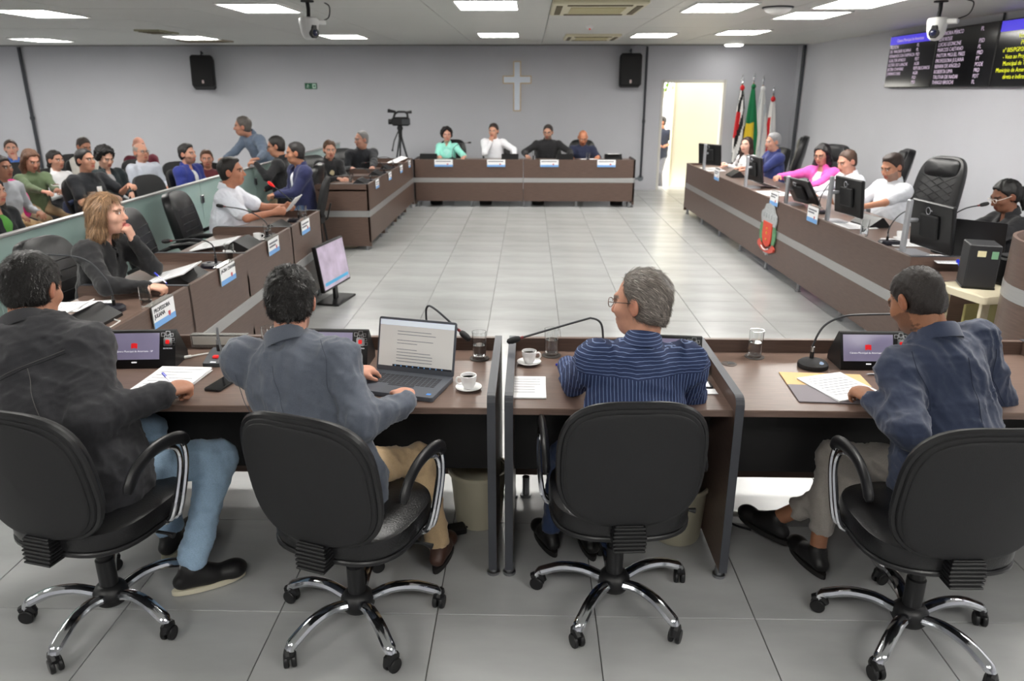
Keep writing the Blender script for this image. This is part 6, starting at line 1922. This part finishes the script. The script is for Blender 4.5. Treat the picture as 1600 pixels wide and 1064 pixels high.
# ------------------------------------------------------------------ flags
def flag(label, x, y, zt, cols, seed, w=.20, lean=0):
    t = thing('furled_flag', label, 'flag', (x, y, 0), 0, 'furled flags in the back right corner')
    b = BM(); lathe(b, [(.001, 0), (.11, 0), (.115, .02), (.05, .04), (.03, .08), (.001, .08)], 18); obj('stand', b, mat('dark_wood', (52, 36, 28), .5), t)
    tip = Vector((lean, 0, zt-.16))
    b = BM(); tube(b, [(0, 0, .03), tip], .014, 8); obj('pole', b, mat('varnished_pole', (150, 110, 70), .4), t)
    b = BM(); P = tip
    lathe(b, [(.001, -.02), (.018, -.02), (.022, 0), (.010, .02), (.024, .05), (.020, .09), (.008, .13), (.001, .16)], 12, T(P.x, P.y, P.z)); obj('finial', b, M_chrome, t)
    zf = tip.z-.10; n = 44; m = 26; rn = random.Random(seed)
    b = BM(); cl = []
    vs = []
    for i in range(m+1):
        q = i/m; z = zf-(zf-.55)*q
        r = .030+.5*w*min(1, q*1.6)**.8
        for k in range(n):
            a = 2*math.pi*k/n
            rr = r*(1+.28*math.sin(5*a+seed+q*1.5)+.10*math.sin(9*a-q*3))
            vs.append((lean*(1-.5*q)+rr*math.cos(a)*.8+.03*q, rr*math.sin(a)*.6-.03*q, z-.03*math.sin(3*a+seed)*q))
    bv = [b.verts.new(v) for v in vs]
    for i in range(m):
        for k in range(n):
            fc = b.faces.new((bv[i*n+k], bv[i*n+(k+1) % n], bv[(i+1)*n+(k+1) % n], bv[(i+1)*n+k]))
            fc.material_index = cols[1](i/m, k/n)
    b.faces.new([bv[k] for k in range(n)])
    obj('cloth', b, [cloth(c, 'flag') for c in cols[0]], t, smooth=180)
    b = BM(); sphere(b, (tip.x, tip.y-.02, tip.z-.09), (.045, .04, .05)); obj('rosette', b, cloth(cols[0][-1], 'flag'), t)
flag('furled black, white and red striped flag at the left of the flags', 3.92, 14.62, 2.16, (((236, 234, 232), (28, 26, 28), (202, 28, 36)), lambda q, k: 2 if .30 < q < .62 and .5 < (k+q*.4) % 1 < .85 else (1 if int((k*7+q*5)) % 2 else 0)), 1, .17)
flag('furled green and yellow flag', 4.12, 14.60, 2.18, (((18, 118, 72), (232, 200, 50), (20, 110, 66)), lambda q, k: 1 if (.45 < q and .58 < (k+q*.12) % 1 < .92) else 0), 2, .20)
flag('furled plain white flag between the green and the red one', 4.30, 14.62, 2.14, (((226, 226, 224), (200, 206, 210), (235, 235, 235)), lambda q, k: 0 if (k*3+q) % 1 < .85 else 1), 3, .22)
flag('furled white flag with red marks nearest to the corner', 4.50, 14.60, 1.96, (((232, 230, 228), (204, 40, 44), (206, 36, 44)), lambda q, k: 1 if (.25 < q < .8 and .52 < k < .66) else 0), 4, .16)

# ------------------------------------------------------------------ under the desks
def bin_(label, x, y, m):
    t = thing('waste_bin', label, 'bin', (x, y, 0))
    b = BM(); lathe(b, [(.001, 0), (.10, 0), (.105, .01), (.125, .26), (.13, .265), (.12, .265), (.10, .015), (.001, .012)], 24); obj('bucket', b, m, t)
    b = BM(); lathe(b, [(.128, .255), (.136, .255), (.136, .272), (.128, .272)], 24, close=True); obj('rim', b, m, t)
M_bin = mat('cream_bin', (196, 190, 168), .5)
bin_('cream waste bin under the desk beside the khaki trousers', -.22, 2.98, M_bin)
bin_('cream waste bin under the middle front desk', .66, 2.88, M_bin)
bin_('cream waste bin under the farther left desk end', -2.25, 9.22, M_bin)
for x, k in ((-1.60, 'leftmost'), (-.75, 'second'), (.15, 'third'), (1.5, 'rightmost')):
    bin_('%s dark waste bin under the back desk' % k, x, 12.95, M_blkm)
t = thing('power_brick', 'black power adapter with cord on the floor under the desk', 'adapter', (-.33, 2.86, .0), 20)
b = BM(); box(b, -.06, .06, -.03, .03, 0, .035, .006); obj('brick', b, M_blk, t)
b = BM(); tube(b, bez([(.06, 0, .018), (.12, .03, .012), (.16, .10, .008), (.2, .12, .008)], 6), .005, 6); obj('cord', b, M_blk, t)
t = thing('power_strip', 'white power strip on the floor below the right front desk', 'power strip', (1.02, 2.98, 0), -10)
b = BM(); box(b, -.15, .15, -.028, .028, 0, .035, .006); obj('body', b, M_white, t)
b = BM(); [cyl(b, -.1+.066*i, 0, .034, .038, .016, 12) for i in range(4)]; obj('sockets', b, M_dgrey, t)


# small things carried by the audience
t = thing('name_badge', 'white badge on a lanyard of the man in black t-shirt', 'badge', (-4.86, 8.36, .80), -112)
b = BM(); prism(b, rrect(.06, .095, .006), .003, T(0, .05, 0) @ RX(90)); obj('card', b, M_paper, t)
b = BM(); tube(b, [(0, .05, .05), (-.03, .0, .14), (-.06, -.03, .2)], .003, 5); obj('cord', b, M_blk, t)
t = thing('pink_bag', 'bright pink bag leaning behind the grey jacket at the left edge', 'bag', (-5.62, 8.05, .46), -110)
b = BM(); pad(b, .30, .34, .14, T(0, 0, .22), e=3.0, bulge=.03); obj('bag_body', b, cloth((206, 34, 120), 'canvas'), t)
b = BM(); tube(b, bez([(-.09, 0, .36), (-.07, 0, .47), (.07, 0, .47), (.09, 0, .36)], 6), .012, 8); obj('strap', b, cloth((206, 34, 120), 'canvas'), t)
phone('phone held by the woman in olive green', -5.30, 8.33, .86, 40, M_white)
t = thing('folded_denim_jacket', 'dark blue folded jacket on the lap of the woman in olive green', 'jacket', (-5.18, 8.55, .60), -115)
b = BM(); pad(b, .42, .22, .10, RX(70), e=2.4, bulge=.04); obj('folded_cloth', b, cloth((44, 54, 86), 'canvas'), t)
b = BM(); tube(b, bez([(-.18, .04, .06), (-.05, .08, .07), (.08, .05, .08), (.2, .07, .05)], 6), [.03]*19, 8); obj('sleeve', b, cloth((44, 54, 86), 'canvas'), t)
